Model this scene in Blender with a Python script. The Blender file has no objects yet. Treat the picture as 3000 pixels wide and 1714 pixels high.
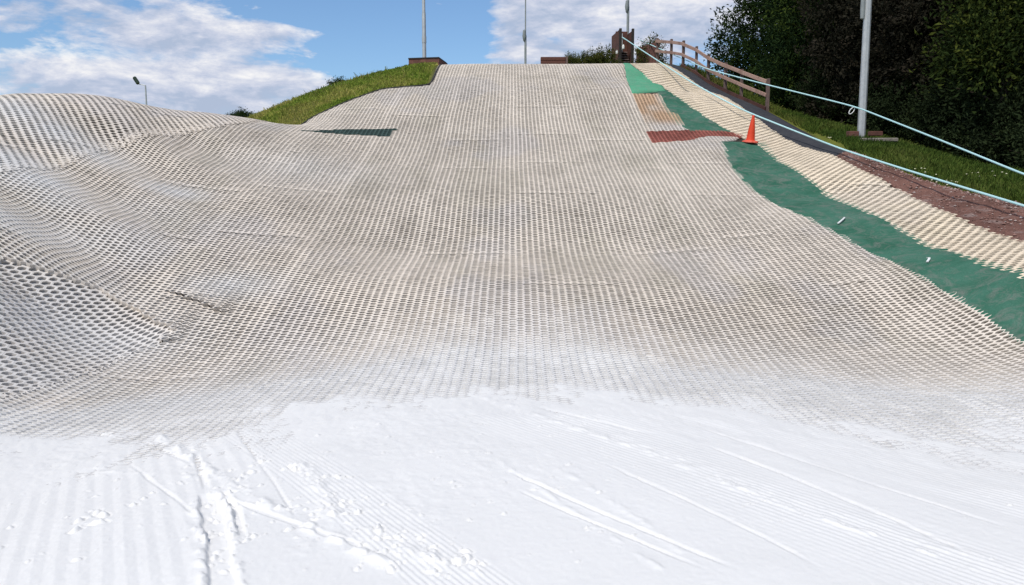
import bpy, math, random
import numpy as np
from mathutils import Vector, Matrix
random.seed(7); RNG = np.random.default_rng(11)
scene = bpy.context.scene
COL = scene.collection
def tps_fit(P, lam=1e-4):
    P = np.array(P, float); n = len(P)
    r2 = ((P[:, None, :2] - P[None, :, :2])**2).sum(2)
    K = 0.5*r2*np.log(r2 + 1e-12)
    A = np.zeros((n + 3, n + 3)); A[:n, :n] = K + lam*np.eye(n)
    A[:n, n] = 1; A[:n, n+1:] = P[:, :2]; A[n, :n] = 1; A[n+1:, :n] = P[:, :2].T
    b = np.zeros(n + 3); b[:n] = P[:, 2]
    return np.linalg.solve(A, b)
def smooth(a, b, x):
    t = np.clip((x - a)/(b - a), 0, 1); return t*t*(3 - 2*t)
class Terrain:
    def __init__(s, P): s.P = np.array(P, float); s.w = tps_fit(P)
    def raw(s, x, y):
        x = np.asarray(x, float); y = np.asarray(y, float); sh = x.shape; x = x.ravel(); y = y.ravel()
        out = np.empty(x.size); n = len(s.P)
        for i in range(0, x.size, 20000):
            a = x[i:i+20000, None]; b = y[i:i+20000, None]
            r2 = (a - s.P[None, :, 0])**2 + (b - s.P[None, :, 1])**2
            out[i:i+20000] = (0.5*r2*np.log(r2 + 1e-12)) @ s.w[:n] + s.w[n] + s.w[n+1]*a[:, 0] + s.w[n+2]*b[:, 0]
        return out.reshape(sh)
    def __call__(s, x, y):
        x = np.asarray(x, float); y = np.asarray(y, float)
        z = s.raw(np.clip(x, -24, 30), np.clip(y, -14, 60))
        # the berm on the left is ridged: humps run down its flank
        m = smooth(-5.0, -6.6, x)*smooth(19.5, 16.5, y)*smooth(6.0, 8.5, y)*smooth(-11.0, -9.6, x)
        m = m*smooth(3.95, 3.1, z)
        z = z + m*(0.035 + 0.03*smooth(15.0, 13.0, y))*np.cos(2*math.pi*(y + 0.4*x - 12.0)/1.75)
        m2 = smooth(-2.5, -4.5, x)*smooth(12.0, 15.0, y)*smooth(22.0, 19.0, y)
        z = z + m2*0.022*np.sin(2*math.pi*(y*0.8 + 0.5*x)/2.3)
        # far away the ground eases down to a level plain
        d = np.maximum(np.maximum(-22 - x, x - 27), np.maximum(-12 - y, y - 56))
        k = smooth(0, 60, d)
        return z*(1 - k) + 0.4*k

CONTROL = [(-2.0, -8.0, 0.0), (0.0, -8.0, 0.0), (2.0, -8.0, 0.0), (4.0, -8.0, 0.0), (-2.0, 0.0, 0.0), (0.0, 0.0, 0.0), (2.0, 0.0, 0.0), (4.0, 0.0, 0.0), (-2.0, 4.0, 0.0), (0.0, 4.0, 0.0), (2.0, 4.0, 0.0), (4.0, 4.0, 0.0), (-2.0, 6.0, 0.0), (0.0, 6.0, 0.0), (2.0, 6.0, 0.0), (4.0, 6.0, 0.0), (-2.0, 7.5, 0.0), (0.0, 7.5, 0.0), (2.0, 7.5, 0.0), (4.0, 7.5, 0.0), (-2.0, 9.0, 0.08), (0.0, 9.0, 0.08), (2.0, 9.0, 0.08), (4.0, 9.0, 0.08), (-2.0, 10.0, 0.28), (0.0, 10.0, 0.28), (2.0, 10.0, 0.28), (-2.0, 11.6, 0.715), (0.0, 11.6, 0.715), (2.0, 11.6, 0.715), (-2.0, 13.5, 1.032), (0.0, 13.5, 1.032), (2.0, 13.5, 1.032), (-2.0, 15.7, 1.87), (0.0, 15.7, 1.87), (2.0, 15.7, 1.87), (4.0, 15.7, 1.87), (-2.0, 18.4, 2.705), (0.0, 18.4, 2.705), (2.0, 18.4, 2.705), (4.0, 18.4, 2.705), (-2.0, 20.5, 3.433), (0.0, 20.5, 3.433), (2.0, 20.5, 3.433), (4.0, 20.5, 3.433), (-2.0, 23.0, 4.44), (0.0, 23.0, 4.44), (2.0, 23.0, 4.44), (4.0, 23.0, 4.44), (-1.5, 25.5, 5.376), (0.5, 25.5, 5.376), (2.5, 25.5, 5.376), (4.5, 25.5, 5.376), (-1.5, 28.0, 6.189), (0.5, 28.0, 6.189), (2.5, 28.0, 6.189), (4.5, 28.0, 6.189), (-1.5, 30.0, 6.702), (0.5, 30.0, 6.702), (2.5, 30.0, 6.702), (4.5, 30.0, 6.702), (-1.5, 31.2, 6.78), (0.5, 31.2, 6.78), (2.5, 31.2, 6.78), (4.5, 31.2, 6.78), (-1.5, 33.0, 6.72), (0.5, 33.0, 6.72), (2.5, 33.0, 6.72), (4.5, 33.0, 6.72), (-10.145, 16.6, 3.999), (-9.781, 17.7, 4.1), (-9.324, 18.5, 4.106), (-8.817, 19.2, 4.037), (-8.326, 19.8, 3.922), (-7.819, 20.5, 3.921), (-7.359, 20.9, 3.905), (-7.049, 21.2, 3.902), (-6.626, 21.5, 3.805), (-6.029, 22.0, 3.709), (-8.834, 14.0, 2.758), (-7.757, 12.2, 1.914), (-6.855, 10.7, 1.259), (-6.197, 9.6, 0.73), (-5.595, 8.6, 0.311), (-5.107, 7.8, 0.042), (-7.921, 15.6, 2.845), (-6.958, 13.6, 1.904), (-6.186, 12.0, 1.17), (-5.61, 10.8, 0.571), (-5.175, 9.9, 0.183), (-4.878, 9.3, 0.017), (-6.614, 17.2, 2.931), (-5.695, 14.7, 1.896), (-4.958, 12.7, 1.121), (-4.367, 11.1, 0.531), (-4.107, 10.4, 0.292), (-4.781, 18.3, 2.991), (-4.001, 15.2, 1.893), (-3.422, 12.9, 1.107), (-2.556, 30.0, 6.649), (-2.573, 25.7, 5.371), (-3.97, 25.0, 5.148), (-4.902, 23.5, 4.549), (-5.496, 22.4, 4.053), (-3.601, 29.0, 6.459), (-5.213, 28.5, 5.976), (-6.534, 28.0, 5.473), (-7.779, 27.5, 4.917), (-8.712, 27.0, 4.458), (5.195, 20.0, 3.253), (4.983, 18.6, 2.758), (4.864, 17.0, 2.236), (5.271, 14.5, 1.593), (5.613, 12.9, 1.188), (5.772, 11.5, 0.93), (5.816, 10.3, 0.663), (5.782, 8.9, 0.355), (6.29, 20.6, 3.291), (6.145, 19.0, 2.775), (6.275, 16.0, 1.946), (6.439, 12.5, 1.213), (6.433, 10.0, 0.968), (5.366, 30.0, 6.72), (5.938, 28.5, 6.146), (6.578, 25.5, 5.025), (6.74, 23.0, 4.191), (7.301, 18.5, 2.889), (7.37, 16.0, 2.261), (7.336, 13.0, 1.57), (7.17, 11.2, 1.295), (7.746, 18.7, 2.967), (8.082, 16.0, 2.281), (8.33, 14.5, 1.987), (8.273, 13.0, 1.812), (4.052, 30.0, 6.709), (4.86, 26.0, 5.225), (5.892, 33.4, 7.294), (6.192, 32.0, 6.996), (6.412, 30.8, 6.718), (6.637, 29.6, 6.306), (6.816, 28.5, 5.841), (7.079, 27.2, 5.373), (7.283, 26.0, 4.991), (7.655, 24.5, 4.481), (9.016, 21.0, 3.443), (9.361, 26.5, 4.461), (12.068, 24.0, 3.3), (12.673, 20.0, 2.4), (10.795, 26.0, 4.101), (-12.2, 17.4, 2.9), (-11.2, 19.6, 3.0), (-9.6, 21.6, 3.1), (-8.2, 22.9, 3.2), (-15.0, 15.0, 1.8), (-14.0, 20.0, 1.6), (-12.0, 23.5, 2.0), (-12.5, 12.0, 2.6), (-8.0, 5.0, 1.7), (-10.5, 5.0, 2.6), (-6.4, 4.0, 0.85), (-5.0, 4.0, 0.1), (-8.0, -6.0, 1.5), (-10.5, -6.0, 2.2), (-6.4, -6.0, 0.7), (-4.8, -6.0, 0.05), (-14.0, 5.0, 1.8), (-15.0, -6.0, 1.0), (-20.0, 12.0, 0.8), (-20.0, -10.0, 0.5), (-18.0, 30.0, 1.5), (-12.0, 30.0, 3.2), (-9.0, 31.0, 4.0), (-6.0, 32.0, 5.4), (-4.0, 33.0, 6.4), (-4.0, 38.0, 5.9), (-10.0, 38.0, 3.5), (-20.0, 45.0, 0.5), (0.0, 37.0, 6.6), (5.0, 37.0, 6.5), (0.0, 45.0, 5.4), (6.0, 45.0, 5.2), (0.0, 55.0, 3.0), (10.0, 55.0, 3.0), (-15.0, 55.0, 0.5), (24.0, 55.0, 2.5), (6.2, 6.0, 0.45), (6.2, 2.0, 0.4), (6.2, -6.0, 0.3), (7.4, 7.0, 1.0), (7.4, 2.0, 0.9), (7.4, -6.0, 0.7), (9.5, 7.0, 1.5), (9.5, 0.0, 1.3), (9.5, -10.0, 1.0), (14.0, 7.0, 1.7), (14.0, -8.0, 1.2), (24.0, 0.0, 1.5), (24.0, 20.0, 2.4), (17.0, 20.0, 2.5), (17.0, 30.0, 4.0), (24.0, 38.0, 3.0), (12.0, 35.0, 4.8), (9.0, 36.0, 5.4), (9.0, 31.0, 5.6), (15.0, 45.0, 3.8), (15.0, 14.0, 2.0), (10.5, 14.0, 2.0), (5.0, -6.0, 0.0), (4.0, -10.0, 0.0), (-3.0, -12.0, 0.0)]
MAIN = [(-2.75, 32.4), (-2.6, 30.0), (-2.57, 25.7), (-3.97, 25.0), (-4.902, 23.5), (-5.496, 22.4), (-5.892, 21.5), (-6.5, 21.9), (-6.459, 19.72), (-7.007, 18.48), (-7.734, 16.8), (-8.06, 15.72), (-8.127, 14.18), (-8.477, 13.36), (-12.0, 12.6), (-11.5, 9.2), (-10.5, 9.0), (-7.1, 9.92), (-6.657, 10.62), (-6.207, 10.74), (-5.784, 10.94), (-5.15, 10.76), (-4.368, 10.26), (-4.318, 10.16), (-4.674, 9.7), (-5.0, 7.7), (-5.05, 5.2), (5.9, 5.2), (5.85, 7.4), (5.782, 8.9), (5.788, 9.187), (5.793, 9.474), (5.797, 9.761), (5.799, 10.048), (5.798, 10.335), (5.793, 10.622), (5.783, 10.909), (5.77, 11.195), (5.751, 11.482), (5.727, 11.768), (5.699, 12.053), (5.666, 12.338), (5.628, 12.622), (5.584, 12.906), (5.536, 13.188), (5.484, 13.471), (5.43, 13.752), (5.375, 14.034), (5.32, 14.316), (5.267, 14.598), (5.216, 14.88), (5.166, 15.163), (5.119, 15.446), (5.074, 15.73), (5.031, 16.013), (4.992, 16.297), (4.96, 16.581), (4.938, 16.866), (4.926, 17.151), (4.925, 17.436), (4.933, 17.721), (4.95, 18.007), (4.974, 18.293), (5.002, 18.578), (5.036, 18.863), (5.072, 19.148), (5.112, 19.432), (5.153, 19.716), (5.195, 20.0), (5.632, 20.52), (5.931, 21.06), (4.607, 21.06), (4.57, 21.64), (4.459, 24.0), (3.582, 24.02), (3.525, 24.46), (4.052, 30.0), (4.1, 32.4)]
RED = [(3.465, 20.88), (4.409, 20.98), (4.849, 21.1), (5.508, 21.24), (5.931, 21.06), (5.84, 20.82), (4.927, 20.54), (4.428, 20.1), (3.471, 19.92)]
RUST = [(3.517, 23.98), (4.467, 24.04), (4.498, 22.66), (4.57, 21.64), (4.607, 21.06), (3.6, 20.92), (3.577, 21.92)]
DARKBAND = [(-5.117, 19.92), (-4.203, 20.48), (-2.976, 20.88), (-3.078, 20.18), (-4.107, 20.0)]
BERM_HI = [(-6.3, 21.9), (-6.289, 19.48), (-6.837, 18.24), (-7.564, 16.56), (-7.89, 15.48), (-7.957, 13.94), (-8.307, 13.12), (-12.0, 12.8), (-12.0, 16.2), (-11.0, 18.4), (-9.8, 20.2), (-8.6, 21.6), (-7.2, 22.6)]
BERM_LO = [(-10.5, 9.1), (-7.1, 10.02), (-6.657, 10.72), (-6.207, 10.84), (-5.784, 11.04), (-5.15, 10.86), (-4.368, 10.36), (-4.318, 10.16), (-4.674, 9.7), (-5.0, 7.7), (-5.05, 5.2), (-5.05, 3.0), (-9.0, 3.0), (-10.0, 6.0)]
STRIP = [(4.15, 32.4), (4.156, 31.994), (4.162, 31.588), (4.167, 31.183), (4.17, 30.777), (4.172, 30.371), (4.173, 29.966), (4.176, 29.561), (4.187, 29.158), (4.215, 28.759), (4.265, 28.365), (4.337, 27.976), (4.419, 27.59), (4.493, 27.203), (4.543, 26.813), (4.564, 26.419), (4.565, 26.02), (4.559, 25.62), (4.566, 25.222), (4.598, 24.828), (4.662, 24.437), (4.754, 24.05), (4.865, 23.664), (4.985, 23.279), (5.108, 22.893), (5.234, 22.509), (5.369, 22.13), (5.516, 21.759), (5.676, 21.399), (5.837, 21.048), (5.982, 20.699), (6.09, 20.342), (6.153, 19.972), (6.179, 19.587), (6.184, 19.191), (6.183, 18.79), (6.186, 18.386), (6.195, 17.981), (6.209, 17.575), (6.225, 17.17), (6.243, 16.764), (6.26, 16.359), (6.279, 15.953), (6.297, 15.548), (6.316, 15.143), (6.334, 14.737), (6.353, 14.332), (6.372, 13.926), (6.389, 13.521), (6.405, 13.115), (6.418, 12.71), (6.427, 12.304), (6.432, 11.899), (6.434, 11.493), (6.434, 11.087), (6.432, 10.681), (6.428, 10.275), (6.423, 9.87), (6.416, 9.464), (6.408, 9.058), (6.4, 8.652), (6.394, 8.247), (6.389, 7.841), (6.388, 7.435), (6.388, 7.029), (6.39, 6.623), (6.392, 6.218), (6.395, 5.812), (6.397, 5.406), (6.4, 5.0), (7.2, 5.0), (7.194, 5.468), (7.188, 5.936), (7.182, 6.405), (7.177, 6.873), (7.171, 7.341), (7.166, 7.809), (7.162, 8.278), (7.16, 8.746), (7.16, 9.214), (7.162, 9.682), (7.169, 10.15), (7.181, 10.618), (7.198, 11.086), (7.221, 11.553), (7.249, 12.02), (7.276, 12.487), (7.302, 12.954), (7.322, 13.422), (7.337, 13.89), (7.347, 14.357), (7.353, 14.826), (7.355, 15.294), (7.355, 15.762), (7.351, 16.23), (7.343, 16.698), (7.33, 17.166), (7.313, 17.634), (7.288, 18.101), (7.256, 18.567), (7.215, 19.033), (7.168, 19.499), (7.115, 19.964), (7.06, 20.429), (7.003, 20.894), (6.946, 21.358), (6.891, 21.823), (6.838, 22.288), (6.789, 22.754), (6.745, 23.22), (6.703, 23.686), (6.663, 24.152), (6.62, 24.618), (6.571, 25.083), (6.511, 25.546), (6.439, 26.007), (6.357, 26.467), (6.264, 26.925), (6.164, 27.382), (6.054, 27.836), (5.937, 28.288), (5.813, 28.738), (5.688, 29.186), (5.571, 29.635), (5.469, 30.088), (5.386, 30.544), (5.323, 31.004), (5.275, 31.468), (5.235, 31.934), (5.2, 32.4)]
CARPET_L = [(5.121, 20.04), (5.093, 19.716), (5.052, 19.432), (5.012, 19.148), (4.976, 18.863), (4.942, 18.578), (4.914, 18.293), (4.89, 18.007), (4.873, 17.721), (4.865, 17.436), (4.866, 17.151), (4.878, 16.866), (4.9, 16.581), (4.932, 16.297), (4.971, 16.013), (5.014, 15.73), (5.059, 15.446), (5.106, 15.163), (5.156, 14.88), (5.207, 14.598), (5.26, 14.316), (5.315, 14.034), (5.37, 13.752), (5.424, 13.471), (5.476, 13.188), (5.524, 12.906), (5.568, 12.622), (5.606, 12.338), (5.639, 12.053), (5.667, 11.768), (5.691, 11.482), (5.71, 11.195), (5.723, 10.909), (5.733, 10.622), (5.738, 10.335), (5.739, 10.048), (5.737, 9.761), (5.733, 9.474), (5.728, 9.187), (5.722, 8.9), (5.66, 7.6), (5.64, 5.0)]
CARPET_R = [(6.458, 20.66), (6.409, 20.261), (6.362, 19.862), (6.322, 19.463), (6.296, 19.063), (6.284, 18.663), (6.286, 18.262), (6.297, 17.86), (6.313, 17.459), (6.33, 17.057), (6.347, 16.655), (6.365, 16.253), (6.383, 15.852), (6.401, 15.45), (6.42, 15.049), (6.439, 14.647), (6.457, 14.245), (6.476, 13.844), (6.494, 13.442), (6.509, 13.04), (6.522, 12.638), (6.53, 12.237), (6.534, 11.835), (6.535, 11.433), (6.535, 11.031), (6.535, 10.629), (6.536, 10.226), (6.538, 9.824), (6.542, 9.422), (6.547, 9.02), (6.552, 8.618), (6.557, 8.216), (6.562, 7.814), (6.568, 7.412), (6.573, 7.01), (6.579, 6.608), (6.584, 6.206), (6.589, 5.804), (6.595, 5.402), (6.6, 5.0)]
CUP_L = [(4.295, 24.24), (4.274, 22.96), (4.323, 21.74), (4.547, 21.02), (4.586, 20.96)]
CUP_R = [(4.663, 24.52), (5.043, 23.44), (5.387, 22.3), (5.714, 21.32), (5.809, 21.28)]
PALE_L = [(4.0, 31.0), (4.05, 30.0), (3.804, 27.38), (3.569, 25.1), (3.526, 24.04)]
PALE_R = [(4.2, 31.0), (4.25, 30.0), (4.157, 28.22), (4.363, 27.76), (4.664, 27.12), (4.583, 24.36)]
SR_UP = [(5.3, 31.0), (5.4, 30.0), (5.938, 28.5), (6.578, 25.5), (6.74, 23.0), (7.301, 18.5), (7.32, 18.2)]
ASPH_R = [(6.15, 31.0), (6.3, 30.0), (6.594, 29.4), (6.769, 28.3), (7.256, 25.9), (7.625, 24.4), (7.765, 21.2), (7.746, 18.7)]
GRAV_L = [(7.313, 18.3), (7.37, 16.0), (7.336, 13.0), (7.17, 11.2), (7.15, 9.0), (7.2, 5.0), (7.2, 0.0)]
GRAV_R = [(7.792, 18.7), (8.082, 16.0), (8.33, 14.5), (8.273, 13.0), (8.35, 10.0), (8.4, 5.0), (8.4, 0.0)]
SOIL = [(-2.75, 32.4), (-2.6, 30.0), (-2.57, 25.7), (-3.97, 25.0), (-4.902, 23.5), (-5.496, 22.4), (-5.892, 21.5), (-7.2, 22.6), (-8.6, 21.6), (-9.8, 20.2), (-11.0, 18.4), (-12.0, 16.2), (-12.0, 13.0), (-11.0, 9.0), (-10.0, 6.0), (-9.0, 3.0), (-8.2, -2.0), (8.3, -2.0), (8.3, 5.0), (8.25, 10.0), (8.273, 13.0), (8.33, 14.5), (8.082, 16.0), (7.746, 18.7), (7.765, 21.2), (7.625, 24.4), (7.256, 25.9), (6.769, 28.3), (6.594, 29.4), (6.3, 30.0), (6.15, 31.0), (6.1, 32.0), (5.2, 32.4), (4.1, 32.4)]
EDGING = [(-2.522, 29.6), (-2.544, 26.4), (-2.614, 25.8), (-3.985, 25.1), (-4.922, 23.6), (-5.52, 22.5), (-6.05, 21.4)]
SNOW_EDGE = ([-8, -4, -3.2, -2.4, -1.6, -0.8, 0, 0.8, 1.6, 2.4, 3.2, 4.2, 8], [6.4, 6.5, 6.6, 6.9, 7.3, 7.7, 7.8, 7.7, 7.3, 7.0, 6.7, 6.5, 6.5])
COR1 = (-1.454, 5.45, 0.581, -0.814)
COR2 = (0.64, -0.769)
TRACKS = [([(-2.017, 5.1), (-1.78, 4.6), (-1.473, 3.92), (-1.15, 3.2)], 0.085, 0.03, 0.014), ([(-2.482, 6.1), (-2.212, 5.54), (-2.017, 5.1)], 0.03, 0.014, 0.006), ([(-1.925, 5.14), (-1.695, 4.74), (-1.493, 4.28)], 0.03, 0.02, 0.008), ([(-0.05, 5.48), (0.542, 4.72), (1.194, 3.92)], 0.022, 0.012, 0.007), ([(0.0, 5.12), (0.623, 4.4), (1.039, 3.92)], 0.018, 0.01, 0.006), ([(0.17, 7.38), (0.686, 6.84), (1.209, 6.34)], 0.03, 0.008, 0.005), ([(-2.961, 5.96), (-2.346, 5.2), (-1.85, 4.58)], 0.016, 0.008, 0.004), ([(-1.995, 5.06), (-1.364, 4.6), (-0.725, 4.18)], 0.03, 0.01, 0.008), ([(-2.416, 6.78), (-1.682, 5.38), (-1.269, 4.58)], 0.014, 0.008, 0.003), ([(1.525, 6.66), (2.36, 5.38), (2.963, 4.5)], 0.02, 0.008, 0.004), ([(1.485, 6.12), (2.343, 4.62), (2.584, 4.02)], 0.025, 0.009, 0.006), ([(-3.184, 6.64), (-2.295, 5.68)], 0.025, 0.006, 0.008), ([(0.645, 5.66), (1.423, 4.38), (1.652, 3.94)], 0.02, 0.008, 0.005)]
RIDGES = [([(-3.064, 6.72), (-2.326, 5.76), (-1.699, 4.98), (-1.035, 4.34), (-0.584, 3.96)], 0.045, 0.014), ([(-1.543, 5.62), (-1.207, 4.96), (-1.103, 4.64)], 0.06, 0.011), ([(-1.073, 4.64), (-0.615, 4.18), (-0.168, 3.98)], 0.07, 0.011), ([(-0.315, 7.7), (0.415, 6.72), (0.992, 6.0), (1.416, 5.24), (1.781, 4.74), (2.383, 4.04)], 0.05, 0.008), ([(-0.088, 5.64), (0.514, 4.46), (0.776, 3.98)], 0.022, 0.005), ([(0.341, 5.48), (0.77, 4.6), (0.986, 3.98)], 0.03, 0.005), ([(0.888, 6.38), (1.639, 5.08), (2.237, 4.4), (2.662, 4.06)], 0.06, 0.004), ([(-2.28, 5.46), (-2.555, 5.6), (-3.075, 5.76)], 0.03, 0.006)]
CLODS = [([(-3.242, 6.96), (-2.545, 6.12), (-2.182, 5.48), (-1.641, 4.9), (-1.04, 4.36)], 67, 0.07, 0.0174), ([(-2.11, 5.68), (-1.858, 5.26)], 19, 0.1, 0.0232), ([(-3.333, 5.82), (-2.96, 5.68)], 30, 0.08, 0.0174), ([(-2.677, 4.8), (-2.459, 4.68)], 13, 0.06, 0.028999999999999998), ([(-1.747, 5.96), (-1.211, 5.12), (-1.029, 4.72)], 52, 0.1, 0.020300000000000002), ([(-1.183, 4.72), (-0.634, 4.32), (-0.169, 4.0)], 90, 0.1, 0.01972), ([(-0.889, 4.18), (-0.322, 3.94)], 45, 0.1, 0.0174), ([(-1.966, 5.0), (-1.72, 4.44), (-1.513, 3.96)], 45, 0.05, 0.0174), ([(-1.762, 4.9), (-1.48, 4.24)], 25, 0.04, 0.015079999999999998), ([(-0.524, 5.24), (-0.314, 5.14)], 12, 0.05, 0.016239999999999997), ([(-0.313, 7.64), (0.992, 6.0), (1.781, 4.74)], 82, 0.05, 0.00928), ([(0.669, 5.88), (1.534, 4.74), (2.383, 4.04)], 90, 0.08, 0.008119999999999999), ([(-3.64, 6.86), (-3.404, 6.74)], 7, 0.04, 0.0232), ([(-2.593, 6.34), (-2.376, 6.2)], 15, 0.05, 0.01392), ([(-2.414, 4.98), (-2.231, 4.72)], 6, 0.08, 0.0232)]
GRASS_HILL = [(-2.7, 29.9), (-2.72, 25.9), (-4.05, 25.12), (-4.982, 23.62), (-5.576, 22.52), (-5.972, 21.62), (-8.2, 22.5), (-10.5, 24.5), (-9.5, 28.5), (-6.0, 31.5), (-3.2, 32.5)]
GRASS_RIGHT = [(8.35, 9.0), (8.333, 13.0), (8.39, 14.5), (8.142, 16.0), (7.806, 18.7), (8.1, 20.0), (7.9, 24.0), (9.0, 27.0), (12.0, 25.5), (14.5, 22.0), (15.5, 16.0), (13.5, 9.0)]
SEAM = [(-10.5, 9.0), (-7.1, 9.92), (-6.657, 10.62), (-6.207, 10.74), (-5.784, 10.94), (-5.15, 10.76), (-4.368, 10.26)]
SEAM_SHORT = [(-4.831, 11.28), (-4.315, 10.96), (-3.839, 10.62)]
GRASS_FENCE = [(6.42, 30.0), (6.714, 29.4), (6.889, 28.3), (7.376, 25.9), (7.745, 24.4), (7.885, 21.2), (9.2, 24.0), (9.0, 27.0), (8.3, 30.0), (7.2, 31.5), (6.4, 31.5)]
DAISIES = [(8.236, 15.72, 5, 0.15), (8.284, 15.44, 7, 0.2), (7.946, 20.3, 3, 0.12), (9.643, 16.3, 10, 0.4), (8.389, 16.42, 3, 0.15)]
FENCE = [(5.892, 33.4, 7.294), (6.192, 32.0, 6.996), (6.412, 30.8, 6.718), (6.637, 29.6, 6.306), (6.816, 28.5, 5.841), (7.079, 27.2, 5.373), (7.283, 26.0, 4.991), (7.655, 24.5, 4.481)]
POLE = (9.016, 21)
CONE = (5.955, 20.32)
MASTS = [(-3.292, 30.9, 6.3), (0.717, 44, 5.4399999999999995), (5.745, 41, 5.544)]
MASTS_B = [4.935, 5.651]
PLANTER = [(-3.846, 30.6, 7.031), (-2.662, 30.0, 6.968), (-2.481, 30.9, 6.934), (-2.501, 31.9, 7.034), (-3.826, 31.9, 7.031)]
PLANTER_Z = 6.45
SLEEPER_BOX = (1.159, 2.245, 33.2, 6.6, 7.514)
HUT = ((4.975, 38.0, 6.4), 0.585, 1.578, 3.101)
BACKWALL = ((5.747, 37.5), (6.349, 36), 6.3, 8.586)
FLOOD = ((-22.373, 50.0, -0.393), 8.994, -0.522)
ROPE_A = [(5.066, 38.0, 9.189), (5.128, 33.0, 7.777), (5.221, 29.0, 6.631), (5.394, 27.0, 5.976), (5.547, 25.4, 5.453), (5.931, 23.9, 4.864), (6.353, 22.4, 4.282), (7.289, 20.3, 3.478), (7.406, 18.1, 2.98), (7.744, 15.5, 2.405), (7.827, 12.3, 1.822), (6.939, 7.0, 1.207)]
ROPE_B = [(5.944, 38.3, 9.11), (6.307, 33.5, 7.746), (6.648, 28.0, 6.239), (7.378, 23.8, 5.165), (8.732, 20.7, 4.196), (8.69, 16.5, 3.094), (8.55, 13.5, 2.328), (7.813, 7.9, 1.255)]
ROPE_KNOT = (8.7, 20.68, 4.169)
SCRAPS = [(5.724, 13.96, 0.34, 0.9, 'long white bristle strip on the green carpet, nearer the cone'), (6.015, 11.56, 0.18, 1.1, 'short white bristle strip on the green carpet near the frayed mat edge')]
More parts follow.
